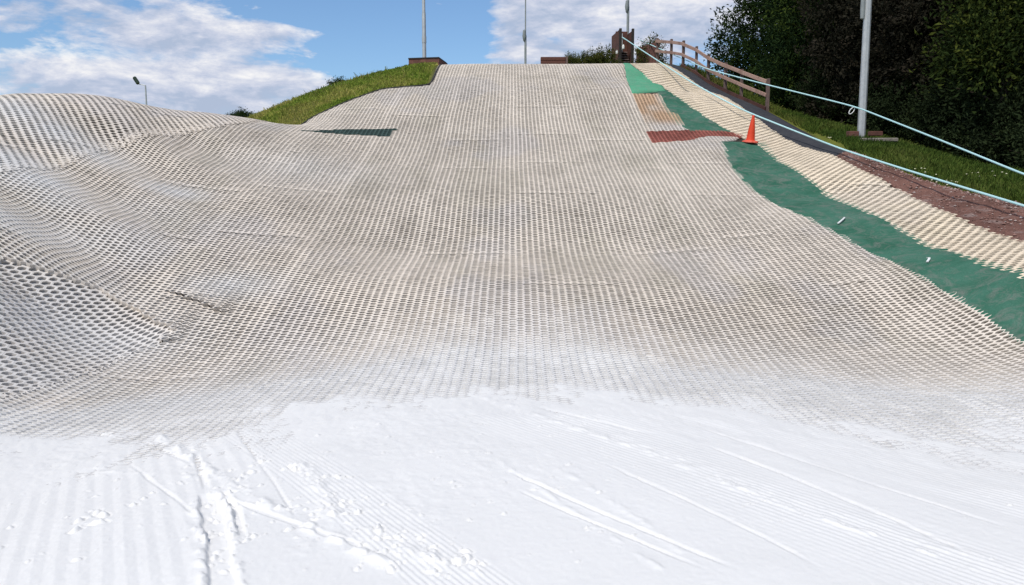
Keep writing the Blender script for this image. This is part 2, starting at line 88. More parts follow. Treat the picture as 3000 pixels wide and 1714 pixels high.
PLANTS = [('cypress_tree', 'cypress', 11.2, 35.5, 1.0, 0.3, 'leftmost green cypress, its ragged side against the sky above the fence', 'tree', 'dark trees beside the slope', 1.0, None), ('cypress_tree', 'cypress', 11.6, 31.0, 1.05, 2.1, 'cypress with bright green tips just behind the lower fence end', 'tree', 'dark trees beside the slope', 1.1, None), ('cypress_tree', 'dark', 14.2, 33.5, 1.15, 1.0, 'tall black-green cypress at the back between cypress and bronze tree', 'tree', 'dark trees beside the slope', 1.1, None), ('bronze_leaved_tree', 'bronze', 12.2, 27.6, 1.15, 0.6, 'brown-bronze leaved tree left of the grey lamp post', 'tree', 'dark trees beside the slope', 1.0, None), ('bronze_leaved_tree', 'bronze', 14.2, 25.6, 1.1, 2.9, 'dull bronze-green tree directly behind the grey lamp post', 'tree', 'dark trees beside the slope', 1.1, None), ('cypress_tree', 'dark', 16.0, 27.8, 1.2, 4.0, 'very dark cypress behind the grass, right of the lamp post', 'tree', 'dark trees beside the slope', 1.05, None), ('cypress_tree', 'dark', 15.6, 22.6, 1.05, 5.2, 'dark cypress behind the widest part of the grass', 'tree', 'dark trees beside the slope', 1.1, None), ('golden_conifer', 'gold', 13.6, 22.6, 1.1, 0.5, 'yellow-green conifer with lit tips in the dark hedge, upper right', 'tree', 'dark trees beside the slope', 1.05, None), ('cypress_tree', 'dark', 16.6, 18.6, 1.1, 0.2, 'dark cypress at the right edge beside the golden conifer', 'tree', 'dark trees beside the slope', 1.1, None), ('cypress_tree', 'cypress', 16.4, 14.0, 1.0, 3.2, 'cypress at the far right edge of the grass', 'tree', 'dark trees beside the slope', 1.0, None), ('cypress_tree', 'dark', 19.5, 23.5, 1.25, 2.2, 'tall dark cypress in the back row behind the golden conifer', 'tree', 'dark trees beside the slope', 1.1, None), ('cypress_tree', 'dark', 18.5, 31.5, 1.2, 3.3, 'dark cypress in the back row behind the bronze trees', 'tree', 'dark trees beside the slope', 1.1, None), ('cypress_tree', 'cypress', 16.5, 38, 1.2, 0.9, 'cypress in the back row, half hidden by the leftmost cypress', 'tree', 'dark trees beside the slope', 1.0, None), ('shrub', 'underbrush', 10.9, 28.6, 0.9, 32.7, 'dark shrub below the cypress just past the fence end', 'shrub', 'dark shrubs under the trees', 1.0, None), ('shrub', 'underbrush', 12.0, 26.0, 1.0, 36.0, 'dark shrub at the foot of the bronze tree, left of the lamp post', 'shrub', 'dark shrubs under the trees', 1.0, None), ('shrub', 'underbrush', 12.9, 24.0, 1.1, 38.7, 'dark shrub at the grass edge just right of the lamp post', 'shrub', 'dark shrubs under the trees', 1.0, None), ('shrub', 'underbrush', 13.5, 22.0, 1.15, 40.5, 'dark shrub in the middle of the grass edge under the cypress', 'shrub', 'dark shrubs under the trees', 1.0, None), ('shrub', 'underbrush', 13.6, 19.6, 1.2, 40.8, 'dark shrub under the golden conifer', 'shrub', 'dark shrubs under the trees', 1.0, None), ('shrub', 'underbrush', 14.0, 17.0, 1.2, 42.0, 'dark shrub at the right edge of the picture, under the trees', 'shrub', 'dark shrubs under the trees', 1.0, None), ('shrub', 'underbrush', 11.0, 31.5, 0.8, 33.0, 'low shrub behind the middle of the fence', 'shrub', 'dark shrubs under the trees', 1.0, None), ('shrub', 'shrub', 2.48, 34, 0.62, 572, 'small clipped shrub next to the sleeper box', 'shrub', 'shrubs on the crest', 1.0, 6.83), ('shrub', 'shrub', 2.95, 34.2, 0.66, 583, 'second shrub from the sleeper box in the crest hedge', 'shrub', 'shrubs on the crest', 1.0, 6.84), ('shrub', 'shrub', 3.43, 34.4, 0.72, 594, 'middle-height shrub in the crest hedge, third from the sleeper box', 'shrub', 'shrubs on the crest', 1.0, 6.85), ('shrub', 'shrub', 3.95, 34.6, 0.82, 606, 'tallest shrub in the crest hedge, against the lift hut', 'shrub', 'shrubs on the crest', 1.0, 6.83), ('shrub', 'shrub', 6.28, 38.6, 0.7, 646, 'shrub close to the right side of the lift hut', 'shrub', 'shrubs on the crest', 1.0, 7.71), ('shrub', 'shrub', 6.24, 37, 1.0, 651, 'upright shrub above the brick wall by the fence top', 'shrub', 'shrubs on the crest', 1.0, 7.4), ('distant_tree', 'far', -15.05, 44, 0.24, 233, 'small round far tree peeping over the left bank', 'tree', 'far trees beyond the left bank', 1.0, 4.91), ('distant_tree', 'far', -15.16, 46, 0.28, 243, 'taller far tree touching the grass hill, beyond the left bank', 'tree', 'far trees beyond the left bank', 1.0, 5.01), ('distant_tree', 'far', -8.02, 38, 0.28, 1, 'tiny tree top showing over the grass hill', 'tree', 'far trees beyond the left bank', 1.0, 5.62)]
CLOUDS = [(-0.4567, 0.1077, 0.25, 0.035, 0.19), (-0.3093, 0.131, 0.1, 0.0175, 0.13), (-0.4996, 0.1894, 0.175, 0.0275, 0.1), (-0.3773, 0.173, 0.1125, 0.0175, 0.12), (-0.2739, 0.1856, 0.05, 0.0112, 0.2), (-0.2176, 0.1659, 0.0325, 0.0125, 0.14), (0.1533, 0.2126, 0.15, 0.0525, 0.36), (0.0097, 0.2061, 0.05, 0.0275, 0.14), (0.0097, 0.1664, 0.0563, 0.0175, 0.16), (-0.0508, 0.1946, 0.0275, 0.01, 0.1), (-0.0988, 0.2029, 0.075, 0.075, -0.34), (-0.1532, 0.1588, 0.0625, 0.0375, -0.22), (-0.0866, 0.2231, 0.0175, 0.005, 0.26), (-0.2162, 0.2146, 0.075, 0.0275, -0.2), (-0.4736, 0.1515, 0.075, 0.0075, -0.1), (0.0581, 0.1855, 0.0275, 0.0075, -0.12)]
PALE_SPOTS = [(-9.418, 15.62, 0.625, 0.9), (-8.742, 15.4, 0.625, 0.9), (-8.052, 15.3, 0.5625, 0.8), (-8.485, 13.64, 0.625, 0.9), (-7.854, 13.3, 0.5625, 0.9), (-7.274, 12.96, 0.5, 0.7), (-7.205, 11.52, 0.625, 0.8), (-6.816, 12.08, 0.75, 0.6), (-6.218, 12.38, 0.75, 0.5), (-6.258, 14.84, 0.4375, 0.8), (-4.096, 11.46, 0.5, 0.8), (-6.166, 9.94, 1.125, 0.6), (-5.524, 9.64, 1.25, 0.8), (-5.032, 9.86, 0.875, 0.8), (-5.244, 8.36, 1.0, 0.8), (-5.927, 10.4, 1.0, 0.6), (-5.702, 9.34, 1.125, 0.75), (-6.172, 13.7, 0.75, 0.4), (-4.466, 17.04, 1.0, 0.4)]
T = Terrain(CONTROL)
# heights sampled once on a 10 cm lattice, then read bilinearly
GX0, GY0, GS = -26.0, -16.0, 0.1
_gx = np.arange(GX0, 34.0, GS); _gy = np.arange(GY0, 64.0, GS)
_TG = T(*np.meshgrid(_gx, _gy))
def Z(x, y):
    x = np.asarray(x, float); y = np.asarray(y, float)
    fx = np.clip((x - GX0)/GS, 0, len(_gx) - 1.001); fy = np.clip((y - GY0)/GS, 0, len(_gy) - 1.001)
    i = fx.astype(int); j = fy.astype(int); a = fx - i; b = fy - j
    return (_TG[j, i]*(1-a)*(1-b) + _TG[j, i+1]*a*(1-b) + _TG[j+1, i]*(1-a)*b + _TG[j+1, i+1]*a*b)
def grad(x, y, e=0.12):
    return (Z(x+e, y) - Z(x-e, y))/(2*e), (Z(x, y+e) - Z(x, y-e))/(2*e)
# ---------- noise ----------
def vnoise(x, y, seed=0):
    x = np.asarray(x, float); y = np.asarray(y, float)
    i = np.floor(x).astype(np.int64); j = np.floor(y).astype(np.int64); a = x - i; b = y - j
    a = a*a*(3-2*a); b = b*b*(3-2*b)
    def h(p, q):
        n = (p*374761393 + q*668265263 + seed*974634777) & 0x7fffffff
        n = ((n ^ (n >> 13))*1274126177) & 0x7fffffff
        return ((n ^ (n >> 16)) & 0xffff)/65535.0
    return (h(i, j)*(1-a) + h(i+1, j)*a)*(1-b) + (h(i, j+1)*(1-a) + h(i+1, j+1)*a)*b
def fbm(x, y, seed=0, octv=4, gain=0.5):
    s = 0; a = 1; t = 0
    for k in range(octv):
        s = s + a*vnoise(x*2**k, y*2**k, seed + k*17); t += a; a *= gain
    return s/t
def inpoly(x, y, P):
    P = np.asarray(P, float); r = np.zeros(np.shape(x), bool); n = len(P)
    for k in range(n):
        x1, y1 = P[k][:2]; x2, y2 = P[(k+1) % n][:2]
        if y1 == y2: continue
        c = (y1 > y) != (y2 > y)
        r ^= c & (x < (x2-x1)*(y-y1)/(y2-y1) + x1)
    return r
def resample(pts, n):
    p = np.asarray(pts, float); d = np.r_[0, np.cumsum(np.linalg.norm(np.diff(p, axis=0), axis=1))]
    t = np.linspace(0, d[-1], n)
    return np.stack([np.interp(t, d, p[:, k]) for k in range(p.shape[1])], 1)
# ---------- materials ----------
def new_mat(name):
    m = bpy.data.materials.new(name); m.use_nodes = True
    nt = m.node_tree; b = nt.nodes['Principled BSDF']; return m, nt, b
def mixcol(nt, fac, a, b, typ='MIX'):
    n = nt.nodes.new('ShaderNodeMix'); n.data_type = 'RGBA'; n.blend_type = typ
    for i, v in ((0, fac), (6, a), (7, b)):
        if hasattr(v, 'links') or hasattr(v, 'is_linked'): nt.links.new(v, n.inputs[i])
        elif i == 0: n.inputs[0].default_value = v
        else: n.inputs[i].default_value = (*v, 1)
    return n.outputs[2]
def noise(nt, scale, detail=6, rough=0.6, coord=None, dist=0.0):
    n = nt.nodes.new('ShaderNodeTexNoise'); n.inputs['Scale'].default_value = scale
    n.inputs['Detail'].default_value = detail; n.inputs['Roughness'].default_value = rough; n.inputs['Distortion'].default_value = dist
    if coord is not None: nt.links.new(coord, n.inputs['Vector'])
    return n.outputs['Fac']
def ramp(nt, fac, stops):
    r = nt.nodes.new('ShaderNodeValToRGB'); e = r.color_ramp.elements
    while len(e) < len(stops): e.new(0.5)
    for k, (p, c) in enumerate(stops): e[k].position = p; e[k].color = (*c, 1) if len(c) == 3 else c
    nt.links.new(fac, r.inputs[0]); return r.outputs[0]
def objco(nt):
    return nt.nodes.new('ShaderNodeTexCoord').outputs['Object']
def bump(nt, b, h, strength, dist):
    n = nt.nodes.new('ShaderNodeBump'); n.inputs['Strength'].default_value = strength; n.inputs['Distance'].default_value = dist
    nt.links.new(h, n.inputs['Height']); nt.links.new(n.outputs[0], b.inputs['Normal'])
def attr(nt, name):
    n = nt.nodes.new('ShaderNodeAttribute'); n.attribute_name = name; return n
def simple(name, c1, c2, scale, rough=0.8, bstr=0.3, bdist=0.01, bscale=None, spec=0.3, metal=0.0):
    m, nt, b = new_mat(name); co = objco(nt)
    f = noise(nt, scale, 6, 0.65, co)
    col = ramp(nt, f, [(0.3, c1), (0.7, c2)])
    nt.links.new(col, b.inputs['Base Color'])
    b.inputs['Roughness'].default_value = rough; b.inputs['Specular IOR Level'].default_value = spec; b.inputs['Metallic'].default_value = metal
    if bstr: bump(nt, b, noise(nt, bscale or scale*3, 5, 0.6, co), bstr, bdist)
    return m
def tinted(name, rough=0.85, spec=0.2, nscale=40, namp=0.25, bstr=0.3, bdist=0.004, trans=0.0):
    """material whose colour is the mesh's own 'tint' attribute, broken up by fine noise"""
    m, nt, b = new_mat(name); co = objco(nt); a = attr(nt, 'tint').outputs['Color']
    f = noise(nt, nscale, 4, 0.6, co)
    g = ramp(nt, f, [(0.25, (1-namp,)*3), (0.75, (1+namp*0.3,)*3)])
    nt.links.new(mixcol(nt, 1.0, a, g, 'MULTIPLY'), b.inputs['Base Color'])
    b.inputs['Roughness'].default_value = rough; b.inputs['Specular IOR Level'].default_value = spec
    if bstr: bump(nt, b, f, bstr, bdist)
    if trans:
        tr = nt.nodes.new('ShaderNodeBsdfTranslucent'); nt.links.new(a, tr.inputs['Color'])
        ms = nt.nodes.new('ShaderNodeMixShader'); ms.inputs[0].default_value = trans
        nt.links.new(b.outputs[0], ms.inputs[1]); nt.links.new(tr.outputs[0], ms.inputs[2])
        nt.links.new(ms.outputs[0], nt.nodes['Material Output'].inputs['Surface'])
    return m
# ---------- objects ----------
def np_mesh(name, V, Fq, tint=None, smooth_=False):
    """V (n,3), Fq (m,4) quads (a repeated last index marks a triangle)"""
    me = bpy.data.meshes.new(name); V = np.asarray(V, np.float32); Fq = np.asarray(Fq, np.int32)
    tri = Fq[:, 3] == Fq[:, 2]
    cnt = np.where(tri, 3, 4).astype(np.int32); st = np.r_[0, np.cumsum(cnt)[:-1]].astype(np.int32)
    mask = np.ones(Fq.shape, bool); mask[tri, 3] = False
    loops = Fq[mask]
    me.vertices.add(len(V)); me.vertices.foreach_set('co', V.ravel())
    me.loops.add(len(loops)); me.loops.foreach_set('vertex_index', loops)
    me.polygons.add(len(Fq)); me.polygons.foreach_set('loop_start', st); me.polygons.foreach_set('loop_total', cnt)
    me.polygons.foreach_set('use_smooth', np.full(len(Fq), smooth_))
    me.update(calc_edges=True); me.validate()
    if tint is not None:
        a = me.color_attributes.new('tint', 'FLOAT_COLOR', 'POINT')
        c = np.ones((len(V), 4), np.float32); c[:, :3] = tint; a.data.foreach_set('color', c.ravel())
    return me
def link(name, me, mat=None, parent=None, loc=None):
    o = bpy.data.objects.new(name, me); COL.objects.link(o)
    if mat is not None and me is not None and not me.materials: me.materials.append(mat)
    if parent is not None: o.parent = parent
    if loc is not None: o.location = loc
    return o
def tag(o, label, cat, group=None, kind=None):
    if label: o['label'] = label
    if cat: o['category'] = cat
    if group: o['group'] = group
    if kind: o['kind'] = kind
    return o
def empty(name, loc, rz=0.0):
    o = bpy.data.objects.new(name, None); COL.objects.link(o); o.location = loc; o.rotation_euler = (0, 0, rz)
    o.empty_display_size = 0.2; return o
class MB:
    """collects simple solids into one mesh"""
    def __init__(s): s.V = []; s.F = []
    def add(s, V, F):
        n = len(s.V); s.V += [tuple(v) for v in V]; s.F += [tuple(i + n for i in f) for f in F]; return s
    def box(s, c, d, rz=0.0, bev=0.0, M=None):
        cx, cy, cz = c; a, b, h = d[0]/2, d[1]/2, d[2]/2; e = min(bev, a*.45, b*.45, h*.45)
        V = []
        for z, k in (((-h), e), (-h+e, 0), (h-e, 0), (h, e)) if e else ((-h, 0), (h, 0)):
            for px, py in ((-a+k, -b+k), (a-k, -b+k), (a-k, b-k), (-a+k, b-k)): V.append(Vector((px, py, z)))
        R = M or Matrix.Rotation(rz, 3, 'Z')
        V = [R @ v + Vector((cx, cy, cz)) for v in V]
        F = [(3, 2, 1, 0)]; L = len(V)//4
        for l in range(L-1):
            for k in range(4): F.append((l*4+k, l*4+(k+1) % 4, l*4+4+(k+1) % 4, l*4+4+k))
        F.append(tuple(L*4-4+k for k in range(4)))
        return s.add(V, F)
    def beam(s, p, q, w, h, bev=0.0):
        p = Vector(p); q = Vector(q); d = q - p; L = d.length; d.normalize()
        side = d.cross(Vector((0, 0, 1)))
        if side.length < 1e-4: side = Vector((1, 0, 0))
        side.normalize(); up = side.cross(d)
        M = Matrix((d, side, up)).transposed()
        return s.box((p+q)/2, (L, w, h), bev=bev, M=M)
    def tube(s, pts, rad, n=8, cap=True):
        pts = [Vector(p) for p in pts]; rad = rad if hasattr(rad, '__len__') else [rad]*len(pts)
        V = []; F = []; prev = None
        for k, p in enumerate(pts):
            d = (pts[min(k+1, len(pts)-1)] - pts[max(k-1, 0)]).normalized()
            if prev is None:
                u = d.orthogonal().normalized()
            else:
                u = (prev - d*prev.dot(d)).normalized()
            prev = u; w = d.cross(u)
            for j in range(n):
                a = 2*math.pi*j/n; V.append(p + (u*math.cos(a) + w*math.sin(a))*rad[k])
        for k in range(len(pts)-1):
            for j in range(n): F.append((k*n+j, k*n+(j+1) % n, k*n+n+(j+1) % n, k*n+n+j))
        if cap: F.append(tuple(range(n-1, -1, -1))); F.append(tuple(range(len(V)-n, len(V))))
        return s.add(V, F)
    def lathe(s, prof, c=(0, 0, 0), n=24, rot=0.0):
        V = []; F = []
        for r, z in prof:
            for j in range(n):
                a = 2*math.pi*j/n + rot; V.append((c[0]+r*math.cos(a), c[1]+r*math.sin(a), c[2]+z))
        for k in range(len(prof)-1):
            for j in range(n): F.append((k*n+j, k*n+(j+1) % n, k*n+n+(j+1) % n, k*n+n+j))
        F.append(tuple(range(n-1, -1, -1))); F.append(tuple(range(len(V)-n, len(V))))
        return s.add(V, F)
    def prism(s, plan, zb, zt):
        n = len(plan); zb = zb if hasattr(zb, '__len__') else [zb]*n; zt = zt if hasattr(zt, '__len__') else [zt]*n
        V = [(p[0], p[1], zb[k]) for k, p in enumerate(plan)] + [(p[0], p[1], zt[k]) for k, p in enumerate(plan)]
        F = [tuple(range(n-1, -1, -1)), tuple(range(n, 2*n))] + [(k, (k+1) % n, n+(k+1) % n, n+k) for k in range(n)]
        return s.add(V, F)
    def build(s, name, mat, parent=None, loc=None, smooth_=False, origin=None):
        me = bpy.data.meshes.new(name); V = s.V
        if origin is not None: V = [(v[0]-origin[0], v[1]-origin[1], v[2]-origin[2]) for v in V]
        me.from_pydata(V, [], s.F); me.update()
        if smooth_:
            for p in me.polygons: p.use_smooth = True
            try: me.set_sharp_from_angle(angle=math.radians(40))
            except Exception: pass
        return link(name, me, mat, parent, loc)

# ================= ground =================
def snow_edge(x):
    return np.interp(x, SNOW_EDGE[0], SNOW_EDGE[1]) + 0.5*(fbm(x*0.9, x*0 + 3.3, 77, 3) - .5)
def snow_level(x, y):
    """height of the snow above the ground: buries the brushes near the camera and thins out up the slope"""
    b = snow_edge(x); q = y - b; k = 0.0105 + 0.009*smooth(1.2, 3.6, np.abs(x))
    L = 0.025 - 0.006*np.clip(q, -1.8, 0) + 0.018*smooth(-1.0, -2.4, q) - k*np.maximum(q, 0) - 0.05*smooth(3.0, 6.0, q)
    L = L + (0.022*(fbm(x*6, y*3.2, 18, 4, 0.6) - .5))*smooth(-2.0, -0.4, q)
    L = L + 0.014*(fbm(x*1.6, y*0.9, 8, 4) - .5)*smooth(-1.0, 0.8, q)
    L = L - 0.3*smooth(4.6, 5.6, np.abs(x + 0.0))*smooth(2, 6, y)*(x < 0) - 0.3*smooth(6.4, 7.4, x)
    return L
def dust(x, y):
    b = snow_edge(x); s = 1.1*smooth(4.2, -0.2, y - b)*smooth(-5.6, -4.6, x)*smooth(6.5, 3.0, np.abs(x))
    s = s + smooth(2.2, -0.2, y - b)*smooth(-5.6, -4.8, x)
    for (cx, cy, r, a) in PALE_SPOTS:      # worn, bleached patches on the humps of the bank
        s = np.maximum(s, a*np.exp(-(((x-cx)/(r*1.5))**2 + ((y-cy)/r)**2)))
    return np.clip(s*(0.85 + 0.3*fbm(x*2, y*1.2, 61, 3)), 0, 1)

def axis(segs):
    out = [segs[0][0]]
    for a, b, st in segs:
        n = max(1, int(round((b-a)/st))); out += list(np.linspace(a, b, n+1)[1:])
    return np.array(out)
ax = axis([(-900, -200, 100), (-200, -60, 20), (-60, -24, 4), (-24, -12, 0.5), (-12, 14, 0.16), (14, 30, 0.5), (30, 60, 4), (60, 200, 20), (200, 900, 100)])
ay = axis([(-900, -200, 100), (-200, -40, 20), (-40, -12, 4), (-12, 2, 0.6), (2, 36, 0.16), (36, 60, 0.6), (60, 200, 14), (200, 900, 100)])
X, Y = np.meshgrid(ax, ay); inside = (X > GX0+.2) & (X < 33.5) & (Y > GY0+.2) & (Y < 63.5)
ZZ = np.where(inside, Z(X, Y), 0); ZZ[~inside] = T(X[~inside], Y[~inside])
# matted and path areas are bare earth below their covers, the rest is turf
soil = inpoly(X, Y, SOIL)
ZZ = ZZ - np.where(soil, 0.012, 0)
g = fbm(X*0.55, Y*0.55, 3, 4); g2 = fbm(X*2.3, Y*2.3, 5, 3)
ct = np.stack([0.11+0.10*g+0.03*(g2-.5), 0.14+0.06*g+0.03*(g2-.5), 0.022+0.02*g], -1)
cs = np.stack([0.05+0.03*g2, 0.042+0.026*g2, 0.034+0.022*g2], -1)
dd = np.clip(dust(X, Y)*1.05, 0, 1)[..., None]; cs = cs*(1-dd) + dd*np.array([0.72, 0.69, 0.65])
ct = np.where(soil[..., None], cs, ct)
def gridfaces(nx, ny):
    i = np.arange(nx*ny).reshape(ny, nx)
    return np.stack([i[:-1, :-1], i[:-1, 1:], i[1:, 1:], i[1:, :-1]], -1).reshape(-1, 4)
ground = link('ground', np_mesh('ground', np.stack([X, Y, ZZ], -1).reshape(-1, 3), gridfaces(len(ax), len(ay)), ct.reshape(-1, 3), True),
              tinted('earth_and_turf', 0.95, 0.1, 9, 0.45, 0.6, 0.03))
tag(ground, None, None, kind='structure')

# ================= brush matting =================
def matting(name, poly, ang, c, r, mat, h=0.021, zoff=0.0, org=(0.0, 0.0), hole=0.70, seams=0.0, breaks=True, tintf=None, excl=(), ax_=1.0, ay_=1.0, seed=0, keep=None, drop=0.0):
    """hexagonal brush cells: upright bristle walls round open holes, laid on the ground"""
    P = np.asarray(poly, float); ca, sa = math.cos(ang), math.sin(ang)
    L = (P - org) @ np.array([[ca, -sa], [sa, ca]])
    i0, i1 = int(np.floor(L[:, 0].min()/c)) - 1, int(np.ceil(L[:, 0].max()/c)) + 1
    j0, j1 = int(np.floor(L[:, 1].min()/r)) - 1, int(np.ceil(L[:, 1].max()/r)) + 1
    I, J = np.meshgrid(np.arange(i0, i1+1), np.arange(j0, j1+1)); I = I.ravel(); J = J.ravel()
    lx = I*c; ly = J*r + (I % 2)*r*0.5
    def w(lx, ly):
        wob = 0.012*(vnoise(lx*0.9, ly*0.5, seed+31) - .5)*2
        lx = lx + wob + 0.025*(vnoise(lx*0.25, ly*0.22, seed+41) - .5)
        ly = ly + 0.05*(vnoise(lx*0.35, ly*0.3, seed+51) - .5)
        return org[0] + lx*ca - ly*sa, org[1] + lx*sa + ly*ca
    wx, wy = w(lx, ly)
    ok = inpoly(wx, wy, P)
    for e in excl: ok &= ~inpoly(wx, wy, e)
    if keep is not None: ok &= keep(wx, wy)
    if drop: ok &= RNG.random(len(ok)) > drop
    I, J, lx, ly, wx, wy = [a[ok] for a in (I, J, lx, ly, wx, wy)]
    n = len(I)
    hs = hole*(0.93 + 0.14*RNG.random(n)) + 0.16*(fbm(wx*0.8, wy*0.8, seed+3, 3) - .5)
    per = int(round(1.7/c)); seam = np.zeros(n, bool); big = np.zeros(n, bool)
    if seams:
        seam = (I % per) < 2; hs = np.where(seam, hs*(0.86 + 0.16*fbm(wx*0.7, wy*0.25, seed+13, 3)), hs)
    if breaks:
        M = I//per; R = J + (M*7) % 13
        gap = 31
        rowon = vnoise(M*3.7 + 0.5*I/per, (R//gap)*5.3, seed+77) > 0.56
        big = (R % gap == 0) & (I % 2 == 0) & ~seam & rowon
        hs = np.where(big, 0.95, hs); hs = np.where((R % gap == 1) & ~seam & rowon, hs*0.75, hs)
    if big.any():
        gone = big & (vnoise(I*0.37, J*0.41, seed+88) > 0.25)
        I, J, lx, ly, wx, wy, hs, seam, big = [a[~gone] for a in (I, J, lx, ly, wx, wy, hs, seam, big)]; n = len(I)
    hs = np.clip(hs, 0.2, 0.95)
    p = 0.71*c; q = c - p
    hx = np.array([p, q, -q, -p, -q, q]); hy = np.array([0, .5, .5, 0, -.5, -.5])*r
    V = np.empty((n, 18, 3)); gx, gy = grad(wx, wy); nl = np.sqrt(1 + gx*gx + gy*gy)
    N = np.stack([-gx/nl, -gy/nl, 1/nl], -1)
    if callable(zoff): zoff = zoff(wx, wy)
    hh = h*(0.9 + 0.2*RNG.random(n)) + zoff
    lift = 0.006*(vnoise(wx*3, wy*3, seed+9) - .5)
    for k in range(6):
        for row, (s, dz) in enumerate(((1.0, 1.0), (None, 0.93), (None, 0.0))):
            sc = np.ones(n) if s else (hs if row == 1 else hs*0.9 + 0.05)
            kx, ky = (1.0, 1.0) if row == 0 else (ax_, ay_)
            a, b = w(lx + hx[k]*sc*kx, ly + hy[k]*sc*ky)
            z0 = Z(a, b)
            up = (h + zoff if row == 0 else hh*0.96 if row == 1 else zoff*0.2 - 0.006) + (lift if row < 2 else 0)
            V[:, row*6+k, 0] = a + N[:, 0]*up; V[:, row*6+k, 1] = b + N[:, 1]*up; V[:, row*6+k, 2] = z0 + N[:, 2]*up
    base = (np.arange(n)*18)[:, None]; F = []
    for k in range(6):
        k2 = (k+1) % 6
        F.append(base + np.array([k, k2, 6+k2, 6+k])[None]); F.append(base + np.array([6+k, 6+k2, 12+k2, 12+k])[None])
    # outer skirts where a mat ends
    key = set(zip(I.tolist(), J.tolist())); SV = []; SF = []; nv = n*18
    nb = lambda i, j, k: ((i+1, j+(i % 2)), (i, j+1), (i-1, j+(i % 2)), (i-1, j-1+(i % 2)), (i, j-1), (i+1, j-1+(i % 2)))[k]
    ek = [(0, 1), (1, 2), (2, 3), (3, 4), (4, 5), (5, 0)]
    zo = zoff*np.ones(n); Il, Jl = I.tolist(), J.tolist(); sk_src = []
    for t in range(n):
        for k in range(6):
            if nb(Il[t], Jl[t], k) not in key:
                a, b = ek[k]; SV.append(V[t, a] - N[t]*(h+zo[t]+.006)); SV.append(V[t, b] - N[t]*(h+zo[t]+.006)); sk_src.append(t); sk_src.append(t)
                SF.append((t*18+b, t*18+a, nv, nv+1)); nv += 2
    F = np.concatenate(F)
    Vall = V.reshape(-1, 3)
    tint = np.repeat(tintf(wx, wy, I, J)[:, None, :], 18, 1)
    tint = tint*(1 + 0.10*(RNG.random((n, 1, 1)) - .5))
    tint[:, 12:] *= (np.array([0.15, 0.125, 0.10])*(1 - dust(wx, wy))[:, None, None] + 0.97*dust(wx, wy)[:, None, None])            # shade inside the holes painted onto the bristle roots, fading under snow powder
    tint[:, 6:12] *= 0.80  # upper rim of each hole painted darker too, part of the same hole shade
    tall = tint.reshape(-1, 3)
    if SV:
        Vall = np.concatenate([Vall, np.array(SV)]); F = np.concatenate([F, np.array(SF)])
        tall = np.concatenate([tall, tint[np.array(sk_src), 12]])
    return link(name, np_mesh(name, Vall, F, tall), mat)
BASE = np.array([0.885, 0.768, 0.635])
def brush_tint(wx, wy, I, J):
    n = len(wx); c = np.repeat(BASE[None], n, 0)
    f = fbm(wx*0.5, wy*0.35, 21, 4); c = c*(0.90 + 0.2*f)[:, None]
    moss = smooth(0.56, 0.72, fbm(wx*1.4, wy*0.6, 33, 4))*0.15
    c = c*(1-moss[:, None]) + moss[:, None]*np.array([0.40, 0.37, 0.24])
    dirt = smooth(0.58, 0.75, fbm(wx*2.1, wy*0.9, 55, 4))*0.13
    c = c*(1-dirt[:, None]) + dirt[:, None]*np.array([0.30, 0.26, 0.21])
    pale = smooth(0.57, 0.70, fbm(wx*0.7+9, wy*0.4, 91, 4))*0.28
    c = c*(1-pale[:, None]) + pale[:, None]*np.array([0.74, 0.69, 0.68])
    s = dust(wx, wy)                        # powder carried up from the snow
    return c*(1-s[:, None]) + s[:, None]*np.array([0.80, 0.772, 0.732])
def solid_tint(a, v=0.3):
    a = np.array(a)
    return lambda wx, wy, I, J: a[None]*(1 - v/2 + v*fbm(wx*2.2, wy*2.2, 14, 3))[:, None]
_sx = [p[0] for p in SEAM]; _sy = [p[1] for p in SEAM]; _tx = [p[0] for p in SEAM_SHORT]; _ty = [p[1] for p in SEAM_SHORT]
lap = lambda x, y: 0.055*np.exp(-np.maximum(y - np.interp(x, _sx, _sy), 0)/0.5)*smooth(_sx[-1] + 0.25, _sx[-1] - 0.1, x)*(y > np.interp(x, _sx, _sy) - 0.3) + 0.055*np.exp(-np.maximum(y - np.interp(x, _tx, _ty), 0)/0.35)*(y > np.interp(x, _tx, _ty))*smooth(_tx[0] - .15, _tx[0] + .2, x)*smooth(_tx[-1] + .1, _tx[-1] - .15, x)
M_BRUSH = tinted('cream_bristle', 0.9, 0.15, 90, 0.3, 0.5, 0.004)
visible = lambda x, y: snow_level(x, y) < 0.045
def reds(wx, wy, I, J): return solid_tint((0.44, 0.15, 0.115), 0.7)(wx, wy, I, J)
def rust_tint(wx, wy, I, J):
    c = brush_tint(wx, wy, I, J); f = (0.45 + 0.55*smooth(0.3, 0.55, fbm(wx*1.4, wy*0.7, 5, 3))) * smooth(21.3, 22.0, wy)
    return c*(1-0.75*f[:, None]) + 0.75*f[:, None]*np.array([0.66, 0.38, 0.19])
def strip_tint(wx, wy, I, J):
    c = brush_tint(wx, wy, I, J); return c*np.array([1.08, 1.03, 0.92])
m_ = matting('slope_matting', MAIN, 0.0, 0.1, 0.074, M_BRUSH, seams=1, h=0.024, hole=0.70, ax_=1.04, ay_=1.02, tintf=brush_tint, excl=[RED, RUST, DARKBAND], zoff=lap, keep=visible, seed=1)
tag(m_, 'cream honeycomb brush matting covering the wide central ski slope', 'ski matting', 'brush mats on the slope')
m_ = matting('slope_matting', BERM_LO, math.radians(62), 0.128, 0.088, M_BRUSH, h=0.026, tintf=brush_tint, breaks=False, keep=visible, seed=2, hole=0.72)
tag(m_, 'pale open-celled brush matting at the foot of the left bank, below the dark lapped seam', 'ski matting', 'brush mats on the slope')
